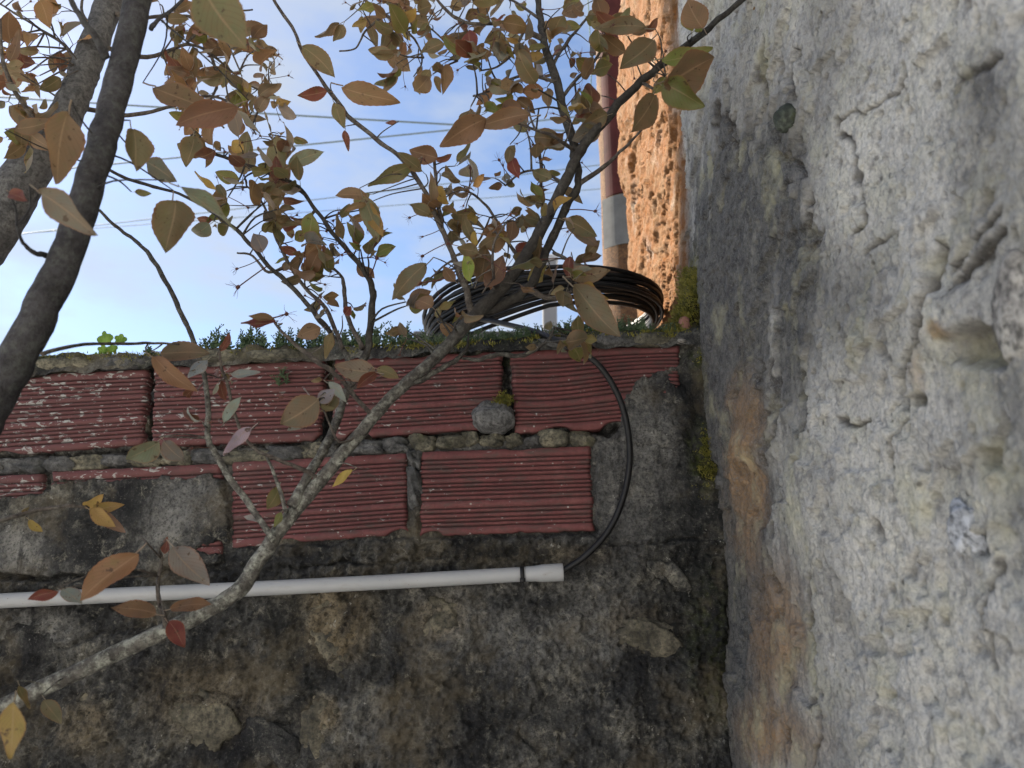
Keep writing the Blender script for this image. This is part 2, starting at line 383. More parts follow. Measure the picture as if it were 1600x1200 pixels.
# ------------------------------------------------------------------ ground
def build_ground():
    m, nt, b = mat('pale_gravel'); v = objco(nt)
    c = ramp(nt, noise(nt, v, 3, 8, .7), [(.35, (.34, .345, .35)), (.5, (.42, .425, .43)), (.66, (.48, .48, .48))])  # unseen ground made pale to bounce sun onto the shaded walls
    nt.links.new(c, b.inputs['Base Color']); b.inputs['Roughness'].default_value = .95
    bump(nt, b, noise(nt, v, 14, 6), .6, .05)
    n = 61; t = np.linspace(-1, 1, n); g = np.sign(t)*(np.abs(t)**4)*600+t*3
    X, Y = np.meshgrid(g, g); Z = .02*fbm(X*.8, Y*.8, 3, 4)*np.exp(-(np.hypot(X, Y)/30)**2)-.02
    o = grid_mesh('ground', X, Y, Z, m); tag(o, 'pale gravel ground of the yard', None, kind='structure')
build_ground()

def build_bounce_wall():  # added unseen behind the camera to reflect sun onto the shaded walls
    m = simple('pale_render', (.58, .59, .60), .9, .2, 4, .1)
    mb = MB(); x0, x1, y0, y1, z1 = -5.0, XW+.05, -4.25, -4.0, 3.2
    mb.add([(x0, y0, -.05), (x1, y0, -.05), (x1, y1, -.05), (x0, y1, -.05), (x0, y0, z1), (x1, y0, z1), (x1, y1, z1), (x0, y1, z1)], [(0, 1, 5, 4), (1, 2, 6, 5), (2, 3, 7, 6), (3, 0, 4, 7), (4, 5, 6, 7), (3, 2, 1, 0)])
    tag(mb.build('bounce_wall', m, None, False), 'pale wall added behind the viewer to bounce light', None, kind='structure')
build_bounce_wall()

# ------------------------------------------------------------------ garden wall at the back
def build_garden_wall():
    root = thing('garden_wall', 'old garden wall of dark stained render topped by red hollow bricks', 'wall', (-.4, YW+.09, 0))
    xs = np.concatenate([np.arange(-3.2, -1.06, .03), np.arange(-1.06, XW+.03, .0021)])
    zs = np.concatenate([np.arange(-.05, 1.13, .03), np.arange(1.13, 1.955, .0021)])
    X, Z = np.meshgrid(xs, zs)
    bx = [at(p, 560, YW).x for p in (-300, 0, 240, 510, 790, 1062, 1110)]; bz = [at(p, q, YW).z for p, q in zip((-300, 0, 240, 510, 790, 1062, 1110), (601, 587, 574, 561, 547, 538, 545))]
    Z = np.minimum(Z, np.interp(X, bx, bz)+.010)
    px, py = to_px(X, np.full(X.shape, YW), Z)
    jx = px+5*fbm(X*40, Z*40, 3, 1)+2.2*fbm(X*150, Z*150, 2, 5); jy = py+5*fbm(X*40, Z*40, 3, 2)+2.2*fbm(X*150, Z*150, 2, 6)
    h = np.full(X.shape, -.009) + .004*fbm(X*60, Z*60, 4, 3)
    # raked-out, open joints
    for pts, w, d in [([(233, 560), (226, 700)], 5, .03), ([(512, 560), (508, 692)], 6, .03), ([(791, 545), (796, 625)], 5, .022),
                      ([(-100, 722), (240, 700), (505, 692)], 4, .012), ([(530, 688), (745, 676), (960, 668)], 5, .014), ([(940, 668), (962, 668)], 9, .02),
                      ([(74, 735), (70, 775)], 4, .008)]:
        h -= d*np.exp(-(dseg(jx, jy, pts)/w)**2)
    # mortar filling the upright joint between the two lower bricks
    h += .009*np.exp(-(dseg(jx, jy, [(648, 735), (648, 845)])/9)**2)
    P1 = [(-400, 800), (-100, 790), (20, 778), (58, 772), (72, 760), (88, 752), (150, 748), (230, 746), (325, 742), (350, 748), (357, 800), (361, 846), (340, 850), (318, 856), (310, 866), (338, 870), (345, 884), (250, 893), (60, 899), (-100, 905), (-400, 925)]
    P2 = [(1068, 565), (1030, 583), (992, 598), (976, 620), (967, 650), (963, 672), (945, 682), (934, 700), (929, 760), (931, 852), (1400, 860), (1400, 480), (1090, 520)]
    s1 = sdf(jx, jy, P1); s2 = sdf(jx, jy, P2)
    lowy = np.interp(px, [-400, 340, 372, 500, 640, 662, 930, 1200], [925, 893, 858, 850, 838, 841, 834, 845])
    s3 = lowy-jy
    m1 = 1-sst(-3, 2, s1); m2 = 1-sst(-3, 2, s2); m3 = 1-sst(-4, 3, s3)
    f1, f2, idv = voro(X*9+.5*fbm(X*6, Z*6, 3, 8), Z*11+.5*fbm(X*6, Z*6, 3, 9), 3)
    stones = sst(.02, .28, f2-f1)*(idv-.35)
    pit1, _, pid = voro(X*70, Z*70, 6)
    pits = -.004*(1-sst(.1, .42, pit1))*(pid > .55)
    rel = .006*fbm(X*9, Z*9, 4, 11)+.0035*fbm(X*38, Z*38, 5, 12, .6)+.0018*fbm(X*140, Z*140, 3, 13)
    h1 = .007+.5*rel+.5*pits; h2 = .006+.6*rel+.6*pits
    h3 = .008+1.9*rel+1.3*pits+.016*stones*sst(880, 960, py)
    h = h*(1-m1)+h1*m1; h = h*(1-m3)+h3*m3; h = h*(1-m2)+np.where(py > 845, h3, h2)*m2
    # cracks, shelf edges and hollows of the render
    for pts, w, d in [([(440, 888), (520, 880), (600, 879), (640, 873), (692, 869)], 2.6, .012), ([(1090, 840), (1000, 848), (940, 852)], 2.2, .008),
                      ([(985, 700), (1020, 695), (1045, 702), (1062, 696)], 1.6, .006), ([(1062, 590), (1098, 640), (1080, 690), (1105, 740)], 12, .012),
                      ([(0, 1003), (60, 998), (110, 1012), (165, 985), (230, 975)], 3, .008), ([(270, 1100), (285, 1085), (330, 1080), (380, 1092)], 2.5, .007),
                      ([(620, 1050), (622, 1090), (615, 1130)], 2.2, .006), ([(0, 905), (110, 907), (250, 902), (340, 896)], 4, .010), ([(1140, 870), (1150, 1200)], 8, .01)]:
        h -= d*np.exp(-(dseg(jx, jy, pts)/w)**2)
    pale = ell(jx, jy, 1000, 740, 75, 120)*.55+ell(jx, jy, 820, 970, 190, 75)*.35+ell(jx, jy, 300, 780, 50, 40)*.5+ell(jx, jy, 255, 815, 35, 45)*.6+ell(jx, jy, 20, 860, 60, 40)*.6+ell(jx, jy, 330, 700, 600, 18)*.3+ell(jx, jy, 40, 985, 80, 30)*.6+ell(jx, jy, 600, 1130, 80, 50)*.3
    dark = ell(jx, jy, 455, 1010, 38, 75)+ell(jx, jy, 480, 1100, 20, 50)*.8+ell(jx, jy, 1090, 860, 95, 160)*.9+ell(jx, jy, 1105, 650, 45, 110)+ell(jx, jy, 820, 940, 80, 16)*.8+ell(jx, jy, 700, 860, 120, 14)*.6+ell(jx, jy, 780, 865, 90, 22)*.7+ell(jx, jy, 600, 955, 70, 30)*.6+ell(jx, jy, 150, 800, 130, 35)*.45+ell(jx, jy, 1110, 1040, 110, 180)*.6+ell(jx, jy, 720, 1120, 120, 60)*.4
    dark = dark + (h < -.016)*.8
    tan = ell(jx, jy, 525, 970, 55, 60)*.8+ell(jx, jy, 500, 1120, 30, 30)*.7+ell(jx, jy, 320, 1090, 90, 60)*.4+ell(jx, jy, 690, 965, 40, 30)*.5+ell(jx, jy, 1010, 980, 60, 30)*.4+ell(jx, jy, 140, 1130, 40, 40)*.5+ell(jx, jy, 800, 868, 130, 18)*.4
    moss = ell(jx, jy, 1105, 715, 28, 50)*1.0+ell(jx, jy, 1110, 560, 25, 40)+ell(jx, jy, 1120, 1010, 45, 110)*.5+ell(jx, jy, 300, 560, 700, 14)*.6
    o = grid_mesh('rendered_face', X, YW-h, Z, M_REND, dict(pale=np.clip(pale, 0, 1), dark=np.clip(dark, 0, 1), tan=np.clip(tan, 0, 1), moss=np.clip(moss, 0, 1)), root)
    # core behind the face
    mb = MB(); y0, y1, zt = YW+.045, YW+.18, 1.90
    mb.add([(-3.2, y0, -.05), (XW+.02, y0, -.05), (XW+.02, y1, -.05), (-3.2, y1, -.05), (-3.2, y0, 1.80), (XW+.02, y0, 1.90), (XW+.02, y1, 1.90), (-3.2, y1, 1.80)],
           [(0, 1, 5, 4), (1, 2, 6, 5), (2, 3, 7, 6), (3, 0, 4, 7), (4, 5, 6, 7), (3, 2, 1, 0)])
    mb.build('wall_core', M_ST2, root, False)
    # red hollow bricks, ribbed faces
    def brick(tl, tr, br, bl, seed, wave=0., cut=None):
        q = [at(*p, YW) for p in (tl, tr, br, bl)]
        prof = [0.0]; hh = [0.0]; 
        v = .0; k = 0
        pat = [2.1, .95, .95, 1, 1, 1.35, .9, 1, .95, 1, 1.8, .95, 1, .95, 1, 1.9]
        pat = [p*(.92+.16*R.random()) for p in pat]
        tot = sum(pat)
        rows = [(0., -.004, 0), (.006, -.0008, 0)]
        for i, p in enumerate(pat[:-1]):
            v += p/tot; g = .0034+.0014*R.random()
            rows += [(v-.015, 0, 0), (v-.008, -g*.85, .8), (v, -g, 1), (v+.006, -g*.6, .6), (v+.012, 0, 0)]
        rows += [(.992, -.001, 0), (1., -.006, .3)]
        n = 70; V = []; A = []
        sd_ = seed*5.3
        for (t, d, g) in rows:
            for j in range(n+1):
                s = j/n
                tt = t+wave*math.sin(s*5.2+.5)*.035*(4*t*(1-t))+.0008*float(vn(s*2.0+sd_, 1.0, 4))
                top = q[0].lerp(q[1], s); bot = q[3].lerp(q[2], s); P = top.lerp(bot, tt)
                e = min(s, 1-s); ez = min(t, 1-t)
                chip = (max(0, float(vn(s*6+sd_, t*2, 7))-.42)*.030+.0012*float(vn(s*40+sd_, t*9, 8)))*math.exp(-ez*26)
                if e < .015: d2 = d-.006*(1-e/.015)
                else: d2 = d
                P = P+Vector((.0022*float(vn(t*16+sd_, s*3, 9)) if e < .03 else 0, 0, (chip if t > .5 else -chip*.5)))
                nz = .0007*float(vn(s*30+sd_, t*12, 2))
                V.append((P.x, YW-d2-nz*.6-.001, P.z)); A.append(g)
        nr = len(rows); F = []
        for i in range(nr-1):
            for j in range(n): a = i*(n+1)+j; F.append((a, a+n+1, a+n+2, a+1))
        b0 = len(V)
        rim = [j for j in range(n+1)]+[i*(n+1)+n for i in range(1, nr)]+[(nr-1)*(n+1)+j for j in range(n-1, -1, -1)]+[i*(n+1) for i in range(nr-2, 0, -1)]
        for k in rim: V.append((V[k][0], YW+.05, V[k][2])); A.append(.6)
        for i in range(len(rim)):
            j = (i+1) % len(rim); F.append((rim[i], rim[j], b0+j, b0+i))
        me = bpy.data.meshes.new('brick'); me.from_pydata(V, [], F); me.update()
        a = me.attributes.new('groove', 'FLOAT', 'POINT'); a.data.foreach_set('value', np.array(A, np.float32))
        me.polygons.foreach_set('use_smooth', [True]*len(F)); me.materials.append(M_BRICK)
        return link('brick', me, root)
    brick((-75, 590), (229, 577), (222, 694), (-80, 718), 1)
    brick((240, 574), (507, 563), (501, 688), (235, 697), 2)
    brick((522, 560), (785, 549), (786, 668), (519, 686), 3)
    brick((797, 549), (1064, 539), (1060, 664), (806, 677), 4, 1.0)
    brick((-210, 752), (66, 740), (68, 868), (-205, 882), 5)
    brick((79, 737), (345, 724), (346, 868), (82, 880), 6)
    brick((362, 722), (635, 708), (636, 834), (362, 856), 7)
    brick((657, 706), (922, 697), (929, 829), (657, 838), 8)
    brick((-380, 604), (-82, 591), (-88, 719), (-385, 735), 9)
    # small stones bedded between the brick courses
    for i, (x0, y0, x1, y1, m) in enumerate([(638, 680, 682, 706, M_ST1), (681, 677, 723, 701, M_ST1), (722, 673, 747, 698, M_ST1), (746, 677, 787, 699, M_ST1), (787, 676, 819, 699, M_ST1), (822, 678, 846, 696, M_ST2), (843, 675, 887, 697, M_ST1), (887, 671, 931, 696, M_ST1),
                                          (637, 708, 657, 733, M_ST2), (638, 731, 659, 790, M_ST2), (-60, 719, -2, 745, M_ST2), (-2, 716, 67, 741, M_ST2), (67, 714, 113, 737, M_ST2), (111, 713, 160, 734, M_ST1), (158, 711, 205, 730, M_ST2), (204, 709, 250, 728, M_ST1), (248, 706, 300, 727, M_ST1), (298, 703, 352, 724, M_ST2), (350, 700, 420, 722, M_ST1), (418, 697, 470, 718, M_ST2), (468, 693, 505, 715, M_ST1), (540, 689, 600, 708, M_ST2), (598, 684, 636, 706, M_ST2)]):
        a = at(x0, y0, YW); b = at(x1, y1, YW); mb = MB()
        lump(mb, ((a.x+b.x)/2, YW+.013+.009*R.random(), (a.z+b.z)/2+.002*R.uniform(-1, 1)), abs(b.x-a.x)/2*R.uniform(1.0, 1.1), .022, abs(a.z-b.z)/2*R.uniform(.95, 1.15), i+1, R.uniform(.35, .8), 4, .30, R.uniform(-.08, .14))
        mb.build('stone', m, root)
    # stones of the rubble wall showing through the render
    for i, (x, y, rx, ry, m) in enumerate([(527, 985, 44, 52, M_ST1), (325, 1115, 52, 40, M_ST1), (140, 1125, 36, 44, M_ST1), (690, 965, 30, 30, M_ST1), (60, 1010, 62, 26, M_ST2), (505, 1130, 26, 38, M_ST1), (1005, 990, 52, 24, M_ST1), (1040, 900, 30, 24, M_ST2), (640, 1100, 36, 40, M_ST2), (860, 1130, 60, 40, M_ST2), (425, 1165, 40, 30, M_ST2)]):
        c = at(x, y, YW); k = YW/1170
        mb = MB(); lump(mb, (c.x, YW+.008, c.z), rx*k, .017, ry*k, i+40, .75, 4, .42, R.uniform(-.3, .3)); mb.build('stone', M_STW if m is M_ST1 else M_REND, root)
    # lumpy mortar coping on top
    n = 420; mrow = 26
    xs = np.linspace(-1.5, XW+.02, n); 
    Xc = np.tile(xs, (mrow, 1)); T = np.tile(np.linspace(0, 1, mrow)[:, None], (1, n))
    edge = np.interp(xs, [at(p, 560, YW).x for p in (-300, 0, 100, 240, 310, 400, 520, 640, 780, 920, 1000, 1060, 1110)], [at(p, q, YW).z for p, q in zip((-300, 0, 100, 240, 310, 400, 520, 640, 780, 920, 1000, 1060, 1110), (568, 560, 557, 556, 549, 546, 546, 543, 536, 522, 520, 520, 512))])
    bot = np.interp(xs, [at(p, 560, YW).x for p in (-300, 0, 240, 510, 790, 1062, 1110)], [at(p, q, YW).z-.004 for p, q in zip((-300, 0, 240, 510, 790, 1062, 1110), (601, 587, 574, 561, 547, 538, 545))])
    ang = T*math.pi
    nz = fbm(Xc*30, T*5, 4, 21)+.5*fbm(Xc*90, T*16, 3, 22)
    Yc = YW+.09-.100*np.cos(ang)*(1+.04*nz)*np.where(T < .5, 1, 1)
    prof = np.minimum(1, np.sin(ang)*2.6)
    Zc = bot+(edge-bot)*prof+.004*nz+.010*np.sin(ang)
    grid_mesh('coping', Xc, Yc, Zc, M_REND, dict(pale=np.clip(.4*fbm(Xc*8, T*2, 3, 30), 0, 1), dark=np.clip(.5*fbm(Xc*12, T*3, 3, 31), 0, 1), tan=Xc*0, moss=np.clip(T*2.5+.4*fbm(Xc*9, T*3, 3, 33), 0, 1)), root)
    for i, (x0, y0, x1, y1) in enumerate([(382, 546, 470, 565), (924, 521, 988, 541), (988, 520, 1046, 541), (842, 527, 924, 546), (60, 560, 150, 580), (150, 556, 236, 578), (308, 548, 384, 566)]):
        a = at(x0, y0, YW); b = at(x1, y1, YW); mb = MB()
        lump(mb, ((a.x+b.x)/2, YW+.015, (a.z+b.z)/2), (b.x-a.x)/2*1.03, .028, (a.z-b.z)/2*1.05, i+70, .5, 3, .2, .03); mb.build('coping_stone', M_ST2 if i % 2 else M_ST1, root)
    return root
build_garden_wall()

# ------------------------------------------------------------------ house wall on the right
def build_house_wall():
    root = thing('house_wall', 'rough grey lime-plastered house wall rising on the right', 'wall', (XW+.2, 1.0, 0))
    YE = 2.13
    ys = np.concatenate([np.arange(-2.5, .36, .05), .36*np.exp(np.linspace(0, math.log(YE/.36), 760))])
    zs = np.concatenate([np.arange(-.05, 1.0, .03), np.arange(1.0, 1.25, .005), np.arange(1.25, 2.25, .0022), np.arange(2.25, 2.8, .0042), np.arange(2.8, 3.6, .0065), np.arange(3.6, 5.2, .08)])
    arc = np.linspace(0, math.pi/2, 16)[1:]; rr = .035
    far = np.linspace(XW+rr+.01, XW+.6, 60)
    cx = np.concatenate([np.full(len(ys), XW), XW+rr-rr*np.cos(arc), far]); cy = np.concatenate([ys, YE+rr*np.sin(arc), np.full(60, YE+rr)])
    nx = np.concatenate([np.full(len(ys), -1.), -np.cos(arc), np.zeros(60)]); ny = np.concatenate([np.zeros(len(ys)), np.sin(arc), np.ones(60)])
    sarc = np.concatenate([ys, YE+rr*arc, YE+rr*math.pi/2+(far-XW-rr)])
    Yg, Z = np.meshgrid(sarc, zs); CX = np.tile(cx, (len(zs), 1)); CY = np.tile(cy, (len(zs), 1)); NX = np.tile(nx, (len(zs), 1)); NY = np.tile(ny, (len(zs), 1))
    px, py = to_px(CX, np.where(CY < .3, .3, CY), Z)
    px = np.where(CY < .36, 2500., px)
    jx = px+9*fbm(Yg*22, Z*22, 3, 41)+3*fbm(Yg*90, Z*90, 2, 42); jy = py+9*fbm(Yg*22, Z*22, 3, 43)+3*fbm(Yg*90, Z*90, 2, 44)
    h = .009*fbm(Yg*3.2, Z*2.6, 3, 45)+.0028*fbm(Yg*13, Z*8, 4, 46)+.0021*fbm(Yg*48, Z*28, 5, 47, .62)+.0016*fbm(Yg*170, Z*110, 4, 48, .65)
    fl = fbm(Yg*6+.3*fbm(Yg*20, Z*20, 3, 50), Z*4.2, 4, 49)
    h += .008*sst(.10, .125, fl)+.007*sst(-.30, -.28, fl)
    p1, _, pid = voro(Yg*48, Z*44, 51); pt = (1-sst(.06, .30, p1+.06*fbm(Yg*200, Z*200, 2, 77)))*(pid > .80); h -= .0060*pt; pitd = .8*pt
    p1, _, pid = voro(Yg*110, Z*100, 52); h -= .0028*(1-sst(.1, .42, p1))*(pid > .5)
    p1, _, pid = voro(Yg*16, Z*14, 53); pt = (1-sst(.04, .20, p1+.1*fbm(Yg*80, Z*80, 2, 54)))*(pid > .86); h -= .011*pt; pitd = np.maximum(pitd, .9*pt)
    far_f = sst(1.5, 1.75, Yg)
    h += far_f*(.006*fbm(Yg*10, Z*12, 4, 55)+.0035*fbm(Yg*50, Z*36, 4, 56, .65))
    # the lump of render that overhangs the far edge
    h += .020*far_f*sst(1.95, 2.2, Yg)*(1-sst(290, 305, jy+0*jx))*sst(90, 190, jy)
    cracks = [([(1306, 190), (1312, 215), (1335, 222), (1340, 300), (1348, 345), (1340, 360)], 3.5, .009), ([(1312, 195), (1385, 150), (1400, 115)], 3, .006), ([(1600, 95), (1540, 118), (1490, 150)], 6, .006),
              ([(1470, 385), (1458, 430), (1450, 495), (1436, 540), (1418, 585), (1408, 640)], 9, .022), ([(1600, 365), (1540, 420), (1500, 455)], 12, .009), ([(1500, 420), (1545, 375), (1600, 320)], 5, .007),
              ([(1240, 80), (1235, 130), (1242, 160)], 4, .008), ([(1232, 215), (1236, 245), (1255, 275)], 4, .010), ([(1130, 160), (1128, 190)], 5, .010), ([(1150, 185), (1163, 230), (1168, 270)], 4, .007),
              ([(1290, 890), (1286, 980), (1292, 1060), (1284, 1110)], 2.6, .007), ([(1265, 585), (1268, 640), (1262, 680)], 3, .007), ([(1322, 650), (1326, 660), (1345, 652)], 4, .008),
              ([(1222, 860), (1224, 900), (1235, 915)], 4, .007), ([(1470, 815), (1495, 860), (1512, 878)], 4, .008), ([(1360, 395), (1395, 360)], 3, .005), ([(1292, 1060), (1300, 1130), (1290, 1200)], 3, .006), ([(1170, 480), (1176, 560), (1168, 620)], 4, .007), ([(1225, 560), (1230, 640), (1222, 720)], 3, .005), ([(1420, 640), (1400, 720), (1408, 790)], 3, .006), ([(1200, 60), (1192, 120), (1200, 190)], 4, .007), ([(1265, 300), (1275, 380), (1262, 450)], 3, .006), ([(1560, 880), (1530, 960), (1545, 1040)], 5, .006), ([(1255, 1140), (1250, 1190)], 4, .008), ([(1150, 280), (1148, 330)], 4, .008), ([(1125, 300), (1122, 400)], 4, .007)]
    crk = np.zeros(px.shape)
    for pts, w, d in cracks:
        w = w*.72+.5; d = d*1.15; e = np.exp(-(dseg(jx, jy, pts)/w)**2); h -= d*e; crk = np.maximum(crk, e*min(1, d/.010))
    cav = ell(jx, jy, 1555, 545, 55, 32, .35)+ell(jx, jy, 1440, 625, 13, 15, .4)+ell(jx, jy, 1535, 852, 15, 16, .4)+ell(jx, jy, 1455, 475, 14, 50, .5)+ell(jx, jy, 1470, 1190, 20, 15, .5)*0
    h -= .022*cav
    h += .008*ell(jx, jy, 1500, 505, 70, 50, .9)+.012*ell(jx, jy, 1200, 700, 32, 26, .6)+.008*ell(jx, jy, 1190, 640, 40, 80, .7)
    ochre = (1-sst(1062, 1125, jx+(np.clip(300-jy, 0, 400))*.10))*sst(1.42, 1.50, Yg)
    ochre = np.clip(ochre*(1.25+.5*fbm(Yg*14, Z*14, 3, 60)), 0, 1)
    dark = ell(jx, jy, 1205, 400, 75, 190, .8)*.8*(.6+.9*fbm(Yg*16, Z*10, 4, 71))+ell(jx, jy, 1330, 470, 70, 80, .9)*.35+ell(jx, jy, 1560, 130, 60, 60, .9)*.35+ell(jx, jy, 1500, 720, 60, 40, .9)*.3+ell(jx, jy, 1150, 720, 60, 230, .6)*.85+ell(jx, jy, 1190, 960, 65, 140, .7)*.65+ell(jx, jy, 1330, 480, 90, 110, .8)*.35+ell(jx, jy, 1145, 480, 40, 150, .6)*.45+ell(jx, jy, 1155, 1100, 35, 160, .6)*.7+ell(jx, jy, 1140, 150, 60, 150, .9)*.4+ell(jx, jy, 1590, 600, 120, 60, .8)*.25
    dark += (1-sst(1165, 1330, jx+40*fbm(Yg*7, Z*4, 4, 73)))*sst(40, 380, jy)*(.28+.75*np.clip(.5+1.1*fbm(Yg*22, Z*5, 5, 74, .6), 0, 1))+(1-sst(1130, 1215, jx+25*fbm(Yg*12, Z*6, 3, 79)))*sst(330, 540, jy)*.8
    dark *= (1-.8*ochre)
    dark += .8*np.clip(crk, 0, 1)+.75*np.clip(fbm(Yg*5, Z*2.6, 5, 72, .6)-.05, 0, .7)  # crack lines painted dark, standing in for the shade inside them
    rust = ell(jx, jy, 1185, 680, 28, 90, .6)*.9+ell(jx, jy, 1180, 800, 30, 90, .6)*.8+ell(jx, jy, 1235, 990, 38, 95, .7)*.85+ell(jx, jy, 1495, 515, 17, 14, .5)*1.0+ell(jx, jy, 1215, 1140, 40, 50, .7)*.7+ell(jx, jy, 1450, 560, 10, 60, .6)*.5+ell(jx, jy, 1260, 1160, 50, 40, .7)*.5
    moss = ell(jx, jy, 1092, 460, 20, 62, .5)+ell(jx, jy, 1105, 560, 12, 70, .5)*.6
    soil_shade = np.clip(cav+pitd*.75+.9*crk, 0, 1)  # dirt in the pits, plus painted shade in pits and cracks
    h = np.where(Yg < .36, np.clip(h, -.02, .02), h)
    grid_mesh('plastered_face', CX+NX*h, CY+NY*h, Z, M_PLAS, dict(ochre=ochre, dark=np.clip(dark, 0, 1), rust=np.clip(rust, 0, 1), moss=np.clip(moss, 0, 1), soil_shade=soil_shade), root)
    for i, (x, y, r1, r2, m, out) in enumerate([(1612, 470, .030, .038, M_ST3, .004), (1503, 830, .018, .024, M_ST5, -.010), (1205, 700, .045, .020, M_ST1, -.004)]):
        c = at_right(x, y); mb = MB(); lump(mb, (0, 0, 0), .016, r1, r2, i+90, .8, 4, .34)
        o = mb.build('stone', m, root); o.location = Vector((c.x-out, c.y, c.z))-root.location
    # dark rounded pebble sticking out
    return root
HW = build_house_wall()
def build_pebble():
    c = at_right(1243, 186); mb = MB()
    lump(mb, (0, 0, 0), .016, .014, .0185, 5, .95, 4, .12)
    o = mb.build('pebble', M_ST4); o.location = (c.x-.012, c.y, c.z); o.rotation_euler = (.5, 0, 0)
    tag(o, 'dark green-grey pebble sticking out high on the plastered house wall', 'pebble')
build_pebble()
def build_rock():
    a = at(737, 630, YW); b = at(807, 675, YW); mb = MB()
    lump(mb, ((a.x+b.x)/2, YW+.005, (a.z+b.z)/2), (b.x-a.x)/2, .034, (a.z-b.z)/2, 8, .8, 4, .22, .12)
    tag(mb.build('rock', make_stone('rock_grey', (.17, .17, .17), (.30, .295, .28), .05)), 'grey rock wedged in the broken corner between two upper bricks', 'rock')
    c = at(1070, 512, YW+.03); mb = MB(); lump(mb, (c.x, c.y, c.z), .010, .012, .022, 3, .4, 2, .1, .1)
    tag(mb.build('brick_shard', simple('shard_clay', (.32, .16, .12), .85, .2, 60)), 'pinkish upright brick shard in the moss beside the house wall', 'brick shard')
    c = at(1064, 534, YW-.005); mb = MB(); lump(mb, (c.x, c.y, c.z), .010, .010, .005, 4, .9, 2, .1)
    tag(mb.build('pebble', M_ST3), 'small pale flat pebble lying at the end of the top right brick', 'pebble')
build_rock()

# ------------------------------------------------------------------ white conduit with its tie
def build_pipe():
    Yp = YW-.030
    a = at(-330, 957, Yp); b = at(832, 896.5, Yp); e = at(880, 893.8, Yp); d = (e-a).normalized()
    root = thing('plastic_conduit', 'long white plastic conduit pipe fixed across the garden wall', 'pipe', b)
    mb = MB(); n = 40
    pts = [a.lerp(b, i/n)+Vector((0, 0, .0010*math.sin(i*.16))) for i in range(n+1)]
    mb.tube(pts, [.0122]*(n+1), 24, True); mb.build('pipe', M_PVC, root)
    mb = MB(); L = (e-b).length
    prof = [(-.012, .0118), (-.010, .0126), (.004, .0128), (.016, .0145), (L-.002, .0147), (L, .0143), (L, .0120), (L-.03, .0116)]
    mb.tube([b+d*t for t, r in prof], [r for t, r in prof], 28, False); mb.build('socket', M_PVC, root)
    c = at(816, 897.4, Yp); up = Vector((0, 0, 1)); up = (up-d*up.dot(d)).normalized(); w = d.cross(up)
    mb = MB(); n = 28; V = []; F = []
    for k in range(n):
        t = 2*math.pi*k/n
        for dx, r in ((-.0034, .0125), (-.0034, .0141), (.0034, .0141), (.0034, .0125)):
            V.append(c+d*dx+up*(r*math.cos(t))+w*(r*math.sin(t)))
    for k in range(n):
        for j in range(4): F.append((k*4+j, k*4+(j+1) % 4, ((k+1) % n)*4+(j+1) % 4, ((k+1) % n)*4+j))
    mb.add(V, F); tie = mb.build('cable_tie', M_BLK, root)
    mb = MB(); hc = c-up*.0095-w*0+Vector((0, -.0115, 0)); sx, sy, sz = .0047, .0035, .0042
    lump(mb, hc, sx, sy, sz, 2, .3, 2, .0); mb.tube([hc-up*.002, hc-up*.011+d*.002], [.0014, .0012], 6); mb.build('tie_head', M_BLK, tie)
    return b, e, d
PB, PE, PD = build_pipe()

# ------------------------------------------------------------------ black cable: coil on the wall and a loop into the conduit
def build_cable():
    C = at(852, 505, 1.66); top = at(862, 432, 1.47); right = at(1022, 480, 1.66)
    e1 = right-C; e1.z = .03; e2 = (top-C)*.84; nrm = e1.cross(e2).normalized()
    root = thing('black_cable', 'coil of black cable on the wall top looping down into the white conduit', 'cable', (C.x, C.y, C.z-.1))
    rng = random.Random(4); turns = 26; pts = []
    par = [(rng.gauss(-.01, .045), rng.gauss(0, .020), rng.uniform(.88, 1.1), rng.uniform(-.02, .02)) for _ in range(turns+2)]
    for i in range(turns*44):
        k = i/44; a = 2*math.pi*k+2.6; j = int(k); f = k-j
        f = f*f*(3-2*f); p = [par[j][q]*(1-f)+par[j+1][q]*f for q in range(4)]
        spread = 1+.9*max(0, -math.cos(a))*max(0, math.sin(a))
        wob = .012*float(vn(k*3.7, 5., 3)); pts.append(Vector((0, wob*.4, wob))+C+e1*(math.cos(a)*(1+p[0]*.9)*(1.0+.02*p[2]))+e2*(math.sin(a)*(1+p[0]*1.4*spread)+p[3])+nrm*(p[1]*spread*1.2))
    mb = MB(); mb.tube(pts, [.0048]*len(pts), 7); mb.build('coil', M_BLK, root)
    L = [(840, 899, 1.330), (872, 894.5, 1.330), (884, 889, 1.330), (915, 868, 1.325), (950, 830, 1.32), (973, 780, 1.315), (984, 720, 1.312), (979, 660, 1.31), (963, 612, 1.308), (935, 570, 1.308), (900, 546, 1.31), (868, 531, 1.325), (835, 518, 1.37), (800, 509, 1.44), (760, 500, 1.52), (720, 496, 1.58), (690, 505, 1.64)]
    P = [Vector(p) for p in catmull([tuple(at(*l)) for l in L], n=8)]
    mb = MB(); mb.tube(P, [.0056]*len(P), 12); mb.build('loose_end', M_BLK, root)
build_cable()

